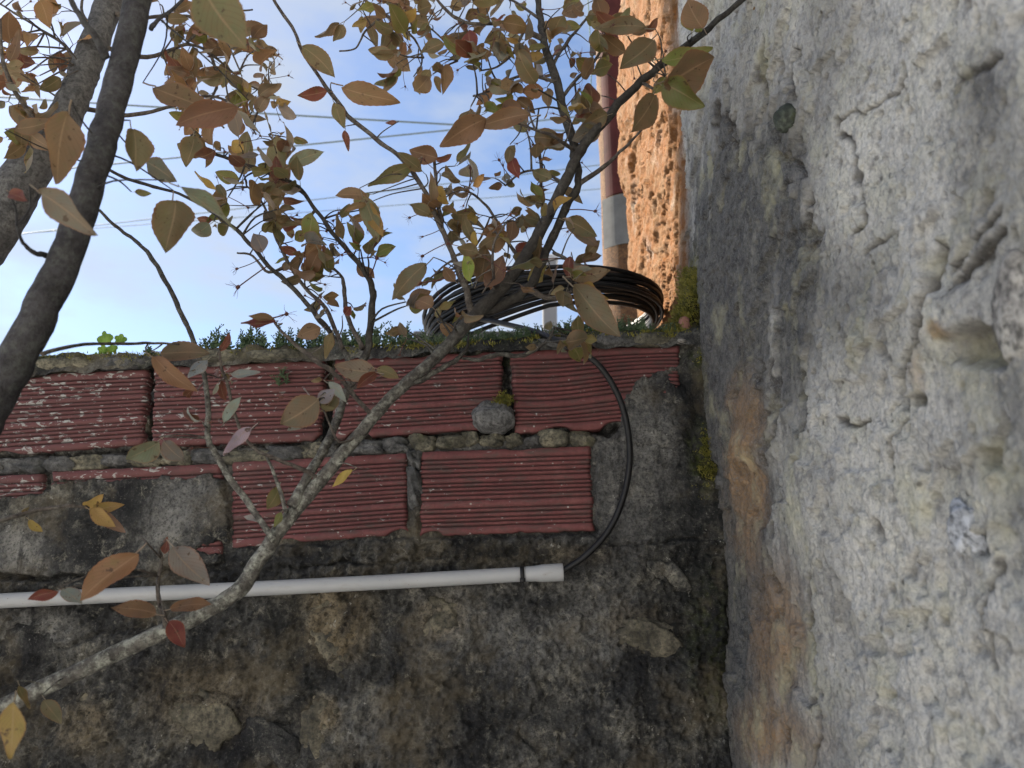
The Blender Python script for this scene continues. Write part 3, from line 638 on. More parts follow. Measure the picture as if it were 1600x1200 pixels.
# ------------------------------------------------------------------ things beyond the wall
M_WOOD = make_bark('pole_wood', (.07, .035, .018), (.17, .09, .042), (.24, .145, .08), .35)
def build_pole():
    Yp = 3.2; b = at(986, 400, Yp); r = .128
    root = thing('wooden_pole', 'wooden utility pole wrapped in red and grey sheets behind the house wall', 'pole', (b.x, Yp, 0))
    mb = MB(); zs = np.linspace(-.05, 7.5, 60)
    mb.tube([(b.x-.006*(z-2.5), Yp, z) for z in zs], [r*(1-.012*z)*(1+.012*math.sin(z*9)) for z in zs], 28, True, .012); mb.build('shaft', M_WOOD, root)
    def sheet(name, z0, z1, a0, a1, rr, m, flare=0):
        V = []; F = []; n = 22
        for i in range(n+1):
            a = a0+(a1-a0)*i/n
            for z in (z0, z1):
                for q in (rr+flare*max(0, (3-i)/3)**2, rr+flare*max(0, (3-i)/3)**2+.004):
                    V.append((b.x-.006*(z-2.5)+q*math.sin(a), Yp-q*math.cos(a), z))
        for i in range(n):
            k = i*4; F += [(k, k+4, k+6, k+2), (k+1, k+3, k+7, k+5), (k, k+1, k+5, k+4), (k+2, k+6, k+7, k+3)]
        F += [(0, 2, 3, 1), (n*4, n*4+1, n*4+3, n*4+2)]
        mb = MB(); mb.add(V, F); mb.build(name, m, root, False)
    z = lambda y: at(960, y, Yp-.11).z
    sheet('red_sheet', z(303), z(-260), -.98, 1.3, r+.002, simple('dark_red_sheet', (.06, .016, .015), .8, .2, 12, .3))
    sheet('grey_sheet', z(383), z(306), -1.08, 1.3, r+.006, simple('grey_metal_sheet', (.13, .135, .135), .75, .2, 12, .2), .006)
    mb = MB(); p = [at(x, y, 3.05) for x, y in ((915, -60), (921, 40), (924, 110), (922, 170), (930, 205))]
    P = [Vector(q) for q in catmull([tuple(q) for q in p], n=5)]; mb.tube(P, [.0025]*len(P), 6)
    mb.build('hanging_cord', simple('green_cord', (.10, .16, .10), .7), root)
build_pole()
M_WIRE = simple('wire_grey', (.10, .13, .135), .6)
for (x0, y0, x1, y1, sag, d, r, lab) in [(-500, 118, 1000, 211, 3, 9, .0125, 'uppermost overhead wire sloping down to the right across the sky'), (-500, 320, 1000, 172, 3, 10, .0125, 'green-grey overhead wire rising to the right and crossing the uppermost one'),
                                    (-500, 425, 1000, 250, 3, 16, .012, 'faint thin overhead wire rising below the two crossing wires'), (-500, 402, 1000, 290, 3, 20, .011, 'lowest faint overhead wire low in the sky at left')]:
    mb = MB(); P = [at(x0+(x1-x0)*t, y0+(y1-y0)*t+sag*4*t*(1-t), d+ (t-.5)*1.5) for t in np.linspace(0, 1, 24)]
    mb.tube(P, [r]*24, 6); tag(mb.build('overhead_wire', M_WIRE), lab, 'wire', 'overhead wires')
M_WHITE = simple('white_paint', (.42, .43, .44), .7, .3, 5, .08)
def box(mb, x0, x1, y0, y1, z0, z1, bev=.01):
    lo = [(x0+bev, y0+bev), (x1-bev, y0+bev), (x1-bev, y1-bev), (x0+bev, y1-bev)]
    md = [(x0, y0+bev), (x0+bev, y0), (x1-bev, y0), (x1, y0+bev), (x1, y1-bev), (x1-bev, y1), (x0+bev, y1), (x0, y1-bev)]
    V = [(x, y, z0) for x, y in md]+[(x, y, z1-bev) for x, y in md]+[(x, y, z1) for x, y in ((x0+bev, y0+bev), (x0+bev, y0+bev), (x1-bev, y0+bev), (x1-bev, y0+bev), (x1-bev, y1-bev), (x1-bev, y1-bev), (x0+bev, y1-bev), (x0+bev, y1-bev))]
    F = []
    for i in range(8): j = (i+1) % 8; F += [(i, j, 8+j, 8+i), (8+i, 8+j, 16+j, 16+i)]
    F += [tuple(range(16, 24)), tuple(reversed(range(8)))]
    mb.add(V, F)
def build_far():
    Yp = 4.2; a = at(848, 455, Yp); b = at(870, 455, Yp)
    root = thing('white_post', 'square white post standing beyond the cable coil', 'post', ((a.x+b.x)/2, Yp, 0))
    mb = MB(); box(mb, a.x, b.x, Yp, Yp+(b.x-a.x), 0, at(860, 405, Yp).z, .006); mb.build('shaft', simple('grey_white_paint', (.22, .225, .23), .8, .2, 5, .1), root, False)
    mb = MB(); box(mb, a.x-.012, b.x+.012, Yp-.012, Yp+(b.x-a.x)+.012, at(860, 405, Yp).z, at(860, 405, Yp).z+.03, .006); mb.build('cap', M_WHITE, root, False)
    Yp = 9; a = at(660, 521, Yp); b = at(835, 521, Yp); root = thing('flat_roof_shed', 'pale flat roof just showing over the wall left of the white post', 'shed', ((a.x+b.x)/2, Yp+1, 0))
    mb = MB(); box(mb, a.x, b.x, Yp, Yp+2, 0, a.z-.08, .01); mb.build('wall', M_WHITE, root, False)
    mb = MB(); box(mb, a.x-.1, b.x+.1, Yp-.1, Yp+2.1, a.z-.08, a.z, .01); mb.build('roof', M_ST2, root, False)
build_far()
def build_sun_blocker():      # unseen block added on the left to keep sun off this corner
    s = Vector((-math.sin(SUN_AZ), math.cos(SUN_AZ))); n = Vector((math.cos(SUN_AZ), math.sin(SUN_AZ)))
    E = Vector((XW, 1.56))+s*5.6; B = E-n*2.0
    root = thing('sun_blocker', 'tall narrow block added unseen at left to shade this corner', 'blocker', (E.x, E.y, 0))
    def slab(name, c0, c1, dep0, dep1, z0, z1, m, z2=None):
        mb = MB(); q = [c0+s*dep0, c1+s*dep0, c1+s*dep1, c0+s*dep1]
        V = [(p.x, p.y, z0) for p in q]+[(p.x, p.y, z1) for p in q[:2]]+[(p.x, p.y, z2 or z1) for p in q[2:]]
        mb.add(V, [(0, 1, 5, 4), (1, 2, 6, 5), (2, 3, 7, 6), (3, 0, 4, 7), (4, 5, 6, 7), (3, 2, 1, 0)]); return mb.build(name, m, root, False)
    slab('wall', E, B, 0, 2.0, -.05, 8.0, M_WHITE, 8.3)  # walls and roof here only shape the added sun block
    slab('roof', E+n*.0, B-n*.15, -.15, 2.15, 8.32, 8.42, simple('blocker_cap', (.35, .14, .08), .8), 8.5)
build_sun_blocker()

# ------------------------------------------------------------------ the plum tree
TREE = thing('plum_tree', 'plum tree with lichened branches and browning autumn leaves before the wall', 'tree', (-1.25, .75, 0))
class Branch:
    def __init__(s, rows, m=M_TWIG, n=8, name='branch', rough=.05, sub=6, knots=0.06):
        """rows: (px, py, depth, width in photo pixels)"""
        s.mb = MB(); R3 = []
        for (x, y, d, w) in rows:
            p = at(x, y, d); R3.append((p.x, p.y, p.z, w*.5*d/FPX*1.0))
        C = catmull(R3, n=sub)
        if len(C) > 4:
            ph = R.uniform(0, 99)
            for i, c in enumerate(C[1:-1], 1):
                k = c[3]*(.35 if c[3] < .008 else .10)
                c[0] += k*float(vn(i*.5+ph, 1.)); c[2] += k*float(vn(i*.5+ph, 7.)); c[3] *= 1+knots*float(vn(i*1.1+ph, 3.))*1.5
        s.pts = [Vector(c[:3]) for c in C]; s.rad = [max(c[3], .0006) for c in C]
        s.mb.tube(s.pts, s.rad, n, True, rough); s.m = m; s.name = name; s.obj = None
    def done(s):
        s.obj = s.mb.build(s.name, s.m, TREE); return s
BR = []
def br(rows, *a, **k):
    b = Branch(rows, *a, **k); BR.append(b); return b
# trunk outside the picture, from which all limbs fork
tb = Branch([(0, 0, 1, 1), (1, 1, 1, 1)]); 
def trunk():
    b = Branch.__new__(Branch); b.mb = MB(); b.m = M_BARKG; b.name = 'trunk'; b.obj = None
    J = at(-30, 385, 1.16)
    rows = [(-1.25, .75, -.05, .11), (-1.22, .78, .4, .085), (-1.17, .82, .9, .078), (-1.12, .90, 1.35, .072), (J.x-.1, 1.08, J.z-.18, .044), (J.x, J.y, J.z, .037)]
    rows += [tuple(at(x, y, d))+(w*.5*d/FPX,) for x, y, d, w in [(30, 288, 1.16, 70), (80, 222, 1.17, 60), (112, 160, 1.18, 52), (140, 90, 1.2, 48), (172, 0, 1.24, 46), (200, -80, 1.3, 44), (225, -200, 1.36, 46), (240, -330, 1.42, 36)]]
    C = catmull(rows, n=10); b.pts = [Vector(c[:3]) for c in C]; b.rad = [c[3]*(1+.06*float(vn(i*.6, 2.))) for i, c in enumerate(C)]
    b.mb.tube(b.pts, b.rad, 26, True, .035); BR.append(b); return b
TR = trunk()
BOUGH = br([(-420, 1500, .80, 72.2), (-270, 1180, .76, 68.8), (-150, 920, .74, 66.2), (-85, 745, .73, 62.8), (-42, 680, .725, 61.1), (8, 595, .72, 59.3), (60, 492, .72, 55.9), (107, 395, .72, 51.6), (139, 290, .72, 49.0), (165, 203, .73, 47.3), (190, 108, .74, 46.4), (217, 0, .75, 45.6), (240, -100, .76, 43.0), (262, -230, .78, 39.6)], M_BARKD, 22, rough=.02, sub=8, knots=.02)
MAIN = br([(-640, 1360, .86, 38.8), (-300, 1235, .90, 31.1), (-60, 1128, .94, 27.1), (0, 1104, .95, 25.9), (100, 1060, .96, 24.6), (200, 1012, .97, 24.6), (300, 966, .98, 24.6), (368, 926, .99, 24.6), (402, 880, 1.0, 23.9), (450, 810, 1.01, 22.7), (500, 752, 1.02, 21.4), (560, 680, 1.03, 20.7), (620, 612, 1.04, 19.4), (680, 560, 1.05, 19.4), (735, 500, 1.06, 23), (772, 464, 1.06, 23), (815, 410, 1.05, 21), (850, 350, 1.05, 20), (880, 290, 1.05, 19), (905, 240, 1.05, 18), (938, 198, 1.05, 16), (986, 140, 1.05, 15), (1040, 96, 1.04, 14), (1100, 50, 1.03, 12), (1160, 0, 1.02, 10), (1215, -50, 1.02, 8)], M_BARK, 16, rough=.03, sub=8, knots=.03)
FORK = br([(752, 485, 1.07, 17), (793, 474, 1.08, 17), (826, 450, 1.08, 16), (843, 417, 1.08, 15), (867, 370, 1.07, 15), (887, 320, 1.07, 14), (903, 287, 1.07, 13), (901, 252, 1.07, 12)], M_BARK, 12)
br([(902, 290, 1.07, 9), (940, 264, 1.06, 8), (966, 240, 1.06, 6), (985, 222, 1.05, 5), (1002, 203, 1.05, 4)])
br([(826, 452, 1.06, 10), (850, 464, 1.06, 9), (880, 464, 1.07, 6), (915, 440, 1.08, 4)])
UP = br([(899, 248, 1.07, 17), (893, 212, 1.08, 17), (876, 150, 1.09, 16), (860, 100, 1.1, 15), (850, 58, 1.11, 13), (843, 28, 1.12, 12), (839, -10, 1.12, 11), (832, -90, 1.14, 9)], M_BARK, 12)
br([(850, 62, 1.11, 11), (818, 47, 1.1, 9), (782, 38, 1.09, 7), (733, 36, 1.08, 6), (702, 20, 1.08, 6), (676, -10, 1.07, 5)])
LONG = br([(739, 492, 1.06, 13), (727, 450, 1.05, 12), (716, 422, 1.05, 11), (706, 395, 1.05, 10), (690, 358, 1.05, 10), (677, 326, 1.05, 9), (656, 286, 1.05, 8), (627, 247, 1.05, 8), (587, 217, 1.04, 8), (543, 180, 1.04, 8), (526, 156, 1.04, 8), (500, 122, 1.03, 7), (473, 80, 1.02, 7), (456, 42, 1.02, 6), (425, -5, 1.01, 6), (400, -60, 1.0, 5)], sub=5)
br([(690, 357, 1.05, 8), (684, 310, 1.06, 7), (681, 280, 1.06, 6), (679, 250, 1.06, 5)])
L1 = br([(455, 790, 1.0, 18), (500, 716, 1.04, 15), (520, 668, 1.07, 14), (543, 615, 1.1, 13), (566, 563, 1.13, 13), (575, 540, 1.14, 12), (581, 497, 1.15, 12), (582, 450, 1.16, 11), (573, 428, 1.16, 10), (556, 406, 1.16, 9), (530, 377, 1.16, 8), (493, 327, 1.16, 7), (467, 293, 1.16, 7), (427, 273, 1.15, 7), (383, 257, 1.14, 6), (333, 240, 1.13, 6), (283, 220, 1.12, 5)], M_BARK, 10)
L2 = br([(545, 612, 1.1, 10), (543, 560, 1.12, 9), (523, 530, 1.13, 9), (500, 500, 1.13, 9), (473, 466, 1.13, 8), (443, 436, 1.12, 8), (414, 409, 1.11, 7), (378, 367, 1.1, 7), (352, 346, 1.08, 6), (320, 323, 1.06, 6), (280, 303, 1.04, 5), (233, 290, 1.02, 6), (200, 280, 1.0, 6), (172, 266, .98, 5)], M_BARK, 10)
br([(567, 545, 1.13, 9), (547, 507, 1.14, 8), (540, 483, 1.15, 7), (538, 450, 1.16, 7), (532, 430, 1.16, 5), (512, 412, 1.17, 4)])
br([(535, 545, 1.12, 7), (510, 483, 1.15, 7), (477, 450, 1.16, 6), (450, 410, 1.17, 6), (430, 368, 1.18, 5), (412, 320, 1.19, 4), (385, 290, 1.2, 3)])
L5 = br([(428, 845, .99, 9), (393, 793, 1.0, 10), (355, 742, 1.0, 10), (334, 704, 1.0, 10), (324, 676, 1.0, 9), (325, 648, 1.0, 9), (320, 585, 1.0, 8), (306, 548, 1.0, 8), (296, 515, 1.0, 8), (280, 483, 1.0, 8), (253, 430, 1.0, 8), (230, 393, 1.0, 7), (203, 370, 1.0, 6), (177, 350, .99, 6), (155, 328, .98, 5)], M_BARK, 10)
br([(578, 646, 1.03, 8), (547, 610, 1.02, 8), (520, 580, 1.01, 8), (497, 567, 1.0, 8), (467, 543, 1.0, 7), (440, 518, .99, 5), (425, 497, .99, 4)])
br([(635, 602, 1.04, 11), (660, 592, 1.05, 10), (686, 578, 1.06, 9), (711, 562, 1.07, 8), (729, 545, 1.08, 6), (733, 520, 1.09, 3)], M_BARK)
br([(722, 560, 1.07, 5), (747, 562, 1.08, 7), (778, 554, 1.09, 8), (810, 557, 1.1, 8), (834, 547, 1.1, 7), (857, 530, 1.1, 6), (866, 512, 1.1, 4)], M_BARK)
br([(503, 752, 1.02, 8), (467, 731, 1.0, 7), (433, 717, .99, 6), (392, 697, .98, 6), (367, 650, .97, 5), (357, 603, .97, 5), (347, 577, .96, 5), (342, 545, .96, 4)])
br([(448, 800, 1.0, 7), (434, 755, 1.0, 6), (417, 714, 1.0, 4)], M_BARK)
br([(66, 553, .72, 8), (117, 540, .78, 6), (160, 537, .82, 5), (200, 537, .86, 5), (240, 536, .9, 4), (280, 538, .92, 3)])
br([(-160, 870, .85, 8), (0, 815, .9, 7), (33, 804, .91, 7), (67, 796, .92, 6), (108, 790, .92, 5), (140, 793, .93, 4)])
br([(262, 980, .97, 10), (250, 946, .95, 7), (246, 917, .94, 6), (252, 883, .93, 6), (250, 860, .93, 4)])
br([(166, 92, .73, 16), (150, 62, .72, 13), (133, 37, .71, 12), (112, 2, .7, 10), (95, -50, .69, 8)], M_BARKD, 10)
br([(236, 45, .75, 9), (252, 26, .78, 7), (270, 14, .82, 6), (290, -5, .85, 5)], M_BARKD)
br([(72, 400, .72, 10), (52, 394, .70, 8), (36, 380, .69, 6), (26, 352, .68, 4)], M_BARKD)
br([(80, 208, 1.12, 11), (52, 183, 1.08, 9), (22, 140, 1.05, 8), (5, 95, 1.03, 7), (0, 30, 1.02, 5)])
br([(180, 22, 1.22, 9), (220, 28, 1.24, 7), (265, 25, 1.26, 6), (315, 30, 1.28, 5), (350, 60, 1.3, 4), (375, 110, 1.31, 3)])
br([(150, 70, 1.2, 10), (230, 90, 1.26, 8), (290, 70, 1.3, 6), (330, 85, 1.32, 5), (385, 130, 1.34, 4), (430, 150, 1.35, 3)])
br([(110, 165, 1.18, 10), (200, 180, 1.24, 8), (270, 165, 1.28, 6), (330, 150, 1.3, 5), (370, 170, 1.3, 4), (400, 210, 1.3, 3)])
br([(128, 110, 1.18, 8), (100, 70, 1.2, 6), (70, 50, 1.2, 5), (30, 25, 1.2, 4), (-10, 0, 1.2, 3)])
br([(155, 45, 1.2, 7), (128, 20, 1.22, 5), (135, -30, 1.24, 4)])
br([(545, -40, 1.2, 7), (575, 5, 1.19, 6), (605, 25, 1.18, 6), (630, 45, 1.17, 5), (650, 65, 1.16, 4), (662, 90, 1.16, 3)])
br([(600, 24, 1.18, 5), (570, 50, 1.19, 4), (556, 75, 1.2, 3), (530, 80, 1.2, 3)])
br([(905, 243, 1.07, 8), (870, 215, 1.0, 6), (842, 205, .98, 5), (815, 195, .97, 4)])
br([(850, 350, 1.07, 7), (846, 310, 1.1, 6), (845, 250, 1.12, 5), (838, 215, 1.14, 4), (842, 170, 1.15, 3)])
br([(727, 452, 1.05, 6), (735, 400, 1.1, 5), (752, 370, 1.12, 4), (765, 340, 1.12, 3)])
br([(775, 460, 1.07, 7), (770, 420, 1.0, 5), (772, 380, .98, 4), (790, 350, .97, 3)])
br([(1000, 128, 1.05, 6), (1030, 140, 1.02, 5), (1040, 120, 1.0, 4)])
br([(865, 395, 1.06, 6), (890, 410, 1.03, 5), (897, 440, 1.01, 4)])
br([(560, 680, 1.03, 5), (530, 690, 1.0, 4), (505, 640, .98, 3), (495, 628, .97, 3)])

br([(862, 106, 1.1, 7), (882, 72, 1.12, 6), (905, 42, 1.13, 5), (932, 8, 1.14, 4), (950, -30, 1.15, 3)])
br([(877, 154, 1.09, 7), (903, 122, 1.1, 6), (926, 100, 1.1, 5), (948, 62, 1.11, 4)])
br([(868, 128, 1.09, 7), (832, 118, 1.1, 6), (797, 124, 1.11, 5), (765, 142, 1.12, 4), (740, 150, 1.12, 3)])
br([(818, 48, 1.1, 6), (802, 82, 1.11, 5), (778, 104, 1.12, 4), (752, 110, 1.12, 3)])
br([(844, 30, 1.12, 6), (812, 8, 1.13, 5), (780, -12, 1.14, 4)])
br([(816, 410, 1.07, 7), (790, 372, 1.09, 6), (768, 332, 1.1, 5), (742, 305, 1.1, 4), (715, 295, 1.1, 3)])
br([(882, 288, 1.07, 6), (846, 268, 1.08, 5), (815, 270, 1.09, 4), (790, 290, 1.1, 3)])
br([(452, 412, 1.17, 6), (420, 425, 1.15, 5), (395, 400, 1.14, 4), (370, 395, 1.13, 3)])
br([(630, 48, 1.17, 5), (662, 40, 1.16, 4), (690, 60, 1.15, 3), (715, 95, 1.14, 3)])
br([(330, 88, 1.32, 6), (340, 130, 1.32, 5), (325, 170, 1.31, 4), (350, 200, 1.31, 3)])
br([(290, 70, 1.3, 5), (320, 40, 1.3, 4), (360, 20, 1.31, 3), (395, 15, 1.32, 3)])
br([(428, 274, 1.15, 5), (440, 240, 1.16, 4), (420, 210, 1.17, 3)])
br([(493, 328, 1.16, 5), (470, 350, 1.17, 4), (440, 350, 1.18, 3)])
# ---- leaf shapes
def leaf_mesh(seed, wf, fold, curl, twist):
    rg = random.Random(seed); rows = 21; V = []; F = []; UV = []
    pet = .16
    prof = lambda t: (math.sin(math.pi*min(1, t**.82))**.85)*(1-.15*t)
    ph = rg.uniform(0, 6)
    def centre(t):    # bends along its length
        return Vector((.04*math.sin(t*3+ph), pet+(1-pet)*(math.sin(t*curl)/curl if abs(curl) > .05 else t), -(1-pet)*((1-math.cos(t*curl))/curl if abs(curl) > .05 else 0)))
    for i in range(rows):
        t = i/(rows-1); c = centre(t); w = max(.004, wf*.5*prof(t))
        ser = 1+(.022 if i % 2 else -.022)
        a = twist*t; 
        for j, s in enumerate((-1, -.55, 0, .55, 1)):
            x = s*w*(ser if abs(s) == 1 else 1); f = fold*(1+.25*math.sin(t*7+ph+s))
            xx = x*math.cos(f); zz = abs(x)*math.sin(f)+.028*math.sin(t*9+ph+s*2)*abs(s)
            V.append(c+Vector((xx*math.cos(a)-zz*math.sin(a), 0, xx*math.sin(a)+zz*math.cos(a)))); UV.append((.5+s*.5, t))
    for i in range(rows-1):
        for j in range(4): k = i*5+j; F.append((k, k+1, k+6, k+5))
    b = len(V); r = .011
    for i, y in enumerate((0, pet*.5, pet+.02)):
        for k in range(3):
            V.append(Vector((r*math.cos(k*2.1), y, r*math.sin(k*2.1)-.01*math.sin(y*18)))); UV.append((.5, 0))
    for i in range(2):
        for k in range(3): F.append((b+i*3+k, b+i*3+(k+1) % 3, b+i*3+3+(k+1) % 3, b+i*3+3+k))
    me = bpy.data.meshes.new('leaf'); me.from_pydata([tuple(v) for v in V], [], F); me.update()
    me.polygons.foreach_set('use_smooth', [True]*len(F))
    ul = me.uv_layers.new(name='UVMap')
    ul.data.foreach_set('uv', np.array([UV[l.vertex_index] for l in me.loops], np.float32).ravel())
    me.materials.append(M_LEAF); return me
LM = {}
for k, (wf, n_) in {'n': (.34, 5), 'm': (.48, 7), 'w': (.64, 6)}.items():
    LM[k] = [leaf_mesh(ord(k)*10+i, wf*R.uniform(.92, 1.08), R.uniform(.08, .75), R.uniform(-.9, 1.8), R.uniform(-.9, .9)) for i in range(n_)]
LMF = {k: [leaf_mesh(ord(k)*10+50+i, wf*R.uniform(.92, 1.08), R.uniform(.1, .5), R.uniform(-.35, .5), R.uniform(-.4, .4)) for i in range(6)] for k, wf in {'n': .34, 'm': .48, 'w': .64}.items()}
PAL = dict(olive=(.175, .165, .082), brown=(.225, .14, .075), orange=(.31, .17, .078), tan=(.27, .21, .125), red=(.21, .035, .035), maroon=(.14, .03, .028), yellow=(.56, .38, .10), grey=(.22, .22, .17), green=(.17, .20, .05), silver=(.42, .45, .46), fresh=(.30, .38, .08))
LEAVES = []      # (matrix, mesh, colour, size in the photo, branch)
def nearest(p):
    best = None
    for b in BR:
        if b is TR or b is BOUGH: 
            lim = .02
        else: lim = 0
        for i, q in enumerate(b.pts):
            d = (q-p).length+lim
            if best is None or d < best[0]: best = (d, b, i)
    return best
def pose(base, d, size, roll, face=None):
    y = d.normalized(); view = (Vector((0, 0, EYE))-base).normalized() if face is None else face
    z = view-y*view.dot(y)
    if z.length < .05: z = Vector((0, 0, 1))-y*y.z
    z.normalize(); x = y.cross(z)
    m = Matrix((x, y, z)).transposed() @ Matrix.Rotation(roll, 3, 'Y')
    return Matrix.Translation(base) @ (m*size).to_4x4()
def jitter(c, a=.28):
    k = .70*R.uniform(1-a, 1+a); return tuple(max(.01, x*k*R.uniform(.86, 1.16)) for x in c)
def put(base, tipdir, size, col, shape, roll, b, flat=False):
    me = R.choice((LMF if flat else LM)[shape]); M = pose(base, tipdir, size, roll)
    d = max(.3, base.y); LEAVES.append((M, me, jitter(PAL[col]), size*FPX/d, b))
def shoot(b, i, p, r0=.0011, bend=.25):
    a = b.pts[i]; L = (p-a).length
    if L < .006: return
    mid = a.lerp(p, .5)+Vector((R.uniform(-1, 1), R.uniform(-.6, .6), R.uniform(-.2, 1)))*L*bend*.6
    P = [Vector(q) for q in catmull([tuple(a), tuple(mid), tuple(p)], n=4)]
    b.mb.tube(P, [r0*(1.25-.6*k/(len(P)-1)) for k in range(len(P))], 5)
# leaves that can be picked out in the photograph: base, tip, depth, colour, shape, roll
EXPL = [(318, -22, 388, 80, .60, 'olive', 'w', .2), (270, 312, 262, 404, .80, 'olive', 'w', .1), (205, 200, 216, 276, .74, 'olive', 'w', .6), (108, 175, 86, 297, .68, 'tan', 'm', .7), (372, 163, 268, 200, .86, 'brown', 'm', .4), (240, 134, 348, 166, .86, 'tan', 'n', .9),
        (20, 200, 95, 188, .85, 'brown', 'n', .5), (60, 300, 148, 375, .62, 'grey', 'n', .8), (15, 300, 45, 318, .62, 'red', 'm', .3), (275, 290, 385, 345, .7, 'grey', 'n', 1.2), (210, 300, 240, 302, .75, 'green', 'm', .3), (60, 0, 80, 47, 1.1, 'orange', 'm', .4),
        (228, 255, 280, 285, .8, 'grey', 'm', .5), (215, 862, 122, 948, .80, 'orange', 'm', .3), (270, 853, 332, 920, .85, 'grey', 'm', .35), (256, 866, 262, 836, .9, 'red', 'm', .7), (245, 960, 170, 950, .86, 'brown', 'n', .5), (262, 972, 292, 1014, .92, 'red', 'm', .3), (265, 952, 335, 940, .93, 'orange', 'n', .9),
        (92, 922, 40, 938, .85, 'red', 'm', .6), (95, 922, 132, 945, .85, 'silver', 'm', .5), (130, 793, 164, 768, .93, 'yellow', 'm', .3), (138, 793, 200, 789, .93, 'yellow', 'n', .3), (140, 796, 186, 825, .92, 'yellow', 'm', .3), (142, 796, 200, 828, .93, 'tan', 'n', .6), (45, 812, 69, 833, .91, 'yellow', 'm', .4), (33, 804, 48, 792, .91, 'tan', 'm', .6),
        (70, 1092, 98, 1132, .9, 'olive', 'm', .4), (22, 1095, 2, 1200, .7, 'yellow', 'm', .8), (30, 1070, 45, 1112, .9, 'olive', 'n', .8), (238, 558, 306, 612, .9, 'orange', 'n', .3), (250, 550, 335, 556, .92, 'tan', 'm', .5), (325, 562, 290, 592, .95, 'silver', 'm', .7), (360, 583, 411, 584, .95, 'silver', 'n', .4), (343, 550, 364, 515, .96, 'maroon', 'n', .5),
        (340, 600, 332, 620, .96, 'silver', 'n', .6), (498, 622, 428, 668, .93, 'olive', 'w', .2), (498, 630, 442, 674, .95, 'silver', 'm', .9), (395, 668, 343, 712, .92, 'silver', 'n', .4), (248, 688, 195, 722, .96, 'grey', 'w', .3), (256, 688, 290, 724, .96, 'grey', 'w', .4), (350, 660, 378, 615, .97, 'silver', 'n', .6),
        (588, 582, 512, 566, 1.0, 'tan', 'm', .2), (588, 580, 555, 610, 1.0, 'red', 'm', .3), (588, 576, 628, 592, 1.0, 'olive', 'm', .3), (552, 735, 516, 762, 1.0, 'yellow', 'n', .5), (436, 760, 418, 800, 1.0, 'olive', 'w', .4), (405, 815, 378, 806, 1.0, 'silver', 'm', .6), (440, 800, 425, 825, .99, 'green', 'm', .5),
        (502, 513, 460, 528, 1.1, 'tan', 'w', .4), (432, 505, 372, 505, .98, 'maroon', 'm', .9), (428, 500, 385, 492, .98, 'brown', 'n', .4), (520, 520, 505, 565, 1.0, 'tan', 'n', .6), (533, 133, 632, 158, 1.02, 'brown', 'n', .4), (512, 144, 460, 148, 1.03, 'red', 'm', .1), (472, 72, 526, 120, 1.0, 'olive', 'm', .4),
        (522, 160, 541, 206, 1.03, 'olive', 'm', .6), (540, 203, 543, 240, 1.03, 'maroon', 'n', .3), (648, 253, 572, 304, 1.03, 'olive', 'n', .5), (574, 304, 520, 308, 1.03, 'brown', 'm', .3), (566, 306, 590, 384, 1.02, 'olive', 'n', .4), (576, 312, 602, 378, 1.02, 'yellow', 'n', .7), (572, 318, 536, 330, 1.02, 'orange', 'n', .4),
        (762, 186, 680, 232, .96, 'brown', 'm', .5), (830, 182, 735, 196, .96, 'brown', 'n', .2), (684, 250, 637, 230, 1.05, 'brown', 'w', .2), (682, 252, 708, 238, 1.05, 'maroon', 'm', .3), (740, 80, 728, 38, 1.06, 'red', 'w', .2), (712, 62, 685, 58, 1.07, 'brown', 'm', .3), (735, 75, 716, 82, 1.07, 'olive', 'm', .2),
        (668, 412, 607, 476, 1.0, 'tan', 'n', .3), (736, 440, 724, 392, 1.0, 'fresh', 'm', .3), (745, 440, 768, 372, 1.02, 'olive', 'm', .2), (758, 450, 790, 395, 1.02, 'brown', 'm', .3), (712, 440, 690, 415, 1.04, 'brown', 'm', .3), (893, 445, 978, 532, .98, 'tan', 'm', .4), (890, 432, 960, 420, 1.0, 'tan', 'n', .4),
        (892, 400, 888, 440, 1.0, 'red', 'm', .2), (1035, 128, 1120, 92, .96, 'brown', 'w', .3), (1032, 132, 1106, 170, .97, 'green', 'w', .3), (1032, 92, 1120, 80, .97, 'green', 'n', .5), (1020, 60, 966, 112, .98, 'olive', 'm', .4), (1010, 45, 922, 42, .99, 'olive', 'n', .3), (1080, 50, 1072, 8, 1.0, 'fresh', 'm', .4), (1085, 48, 1108, 28, 1.0, 'fresh', 'm', .4),
        (1022, 145, 984, 214, .99, 'olive', 'm', .6), (1040, 120, 1018, 150, .98, 'green', 'm', .3), (1010, 50, 1030, 25, 1.0, 'maroon', 'm', .4), (945, 108, 950, 80, 1.04, 'fresh', 'n', .4), (1100, 45, 1070, -12, .98, 'brown', 'w', .3), (1210, -12, 1180, 14, 1.0, 'orange', 'm', .4), (950, 180, 905, 195, 1.04, 'olive', 'w', .3), (940, 200, 890, 222, 1.05, 'grey', 'w', .3),
        (800, 245, 812, 282, 1.04, 'red', 'm', .2), (795, 248, 805, 220, 1.05, 'olive', 'm', .3), (620, 190+0, 600, 192, 1.04, 'maroon', 'n', .5), (882, 345, 938, 370, 1.04, 'olive', 'm', .4), (895, 360, 940, 385, 1.05, 'grey', 'm', .5), (500, 375, 472, 402, 1.12, 'orange', 'w', .1), (410, 395, 395, 360, 1.08, 'grey', 'w', .2), (430, 285, 432, 240, 1.12, 'maroon', 'm', .4), (442, 270, 428, 205, 1.13, 'olive', 'm', .4), (450, 262, 512, 232, 1.12, 'grey', 'n', .4), (302, 212, 290, 262, 1.08, 'olive', 'w', .2)]
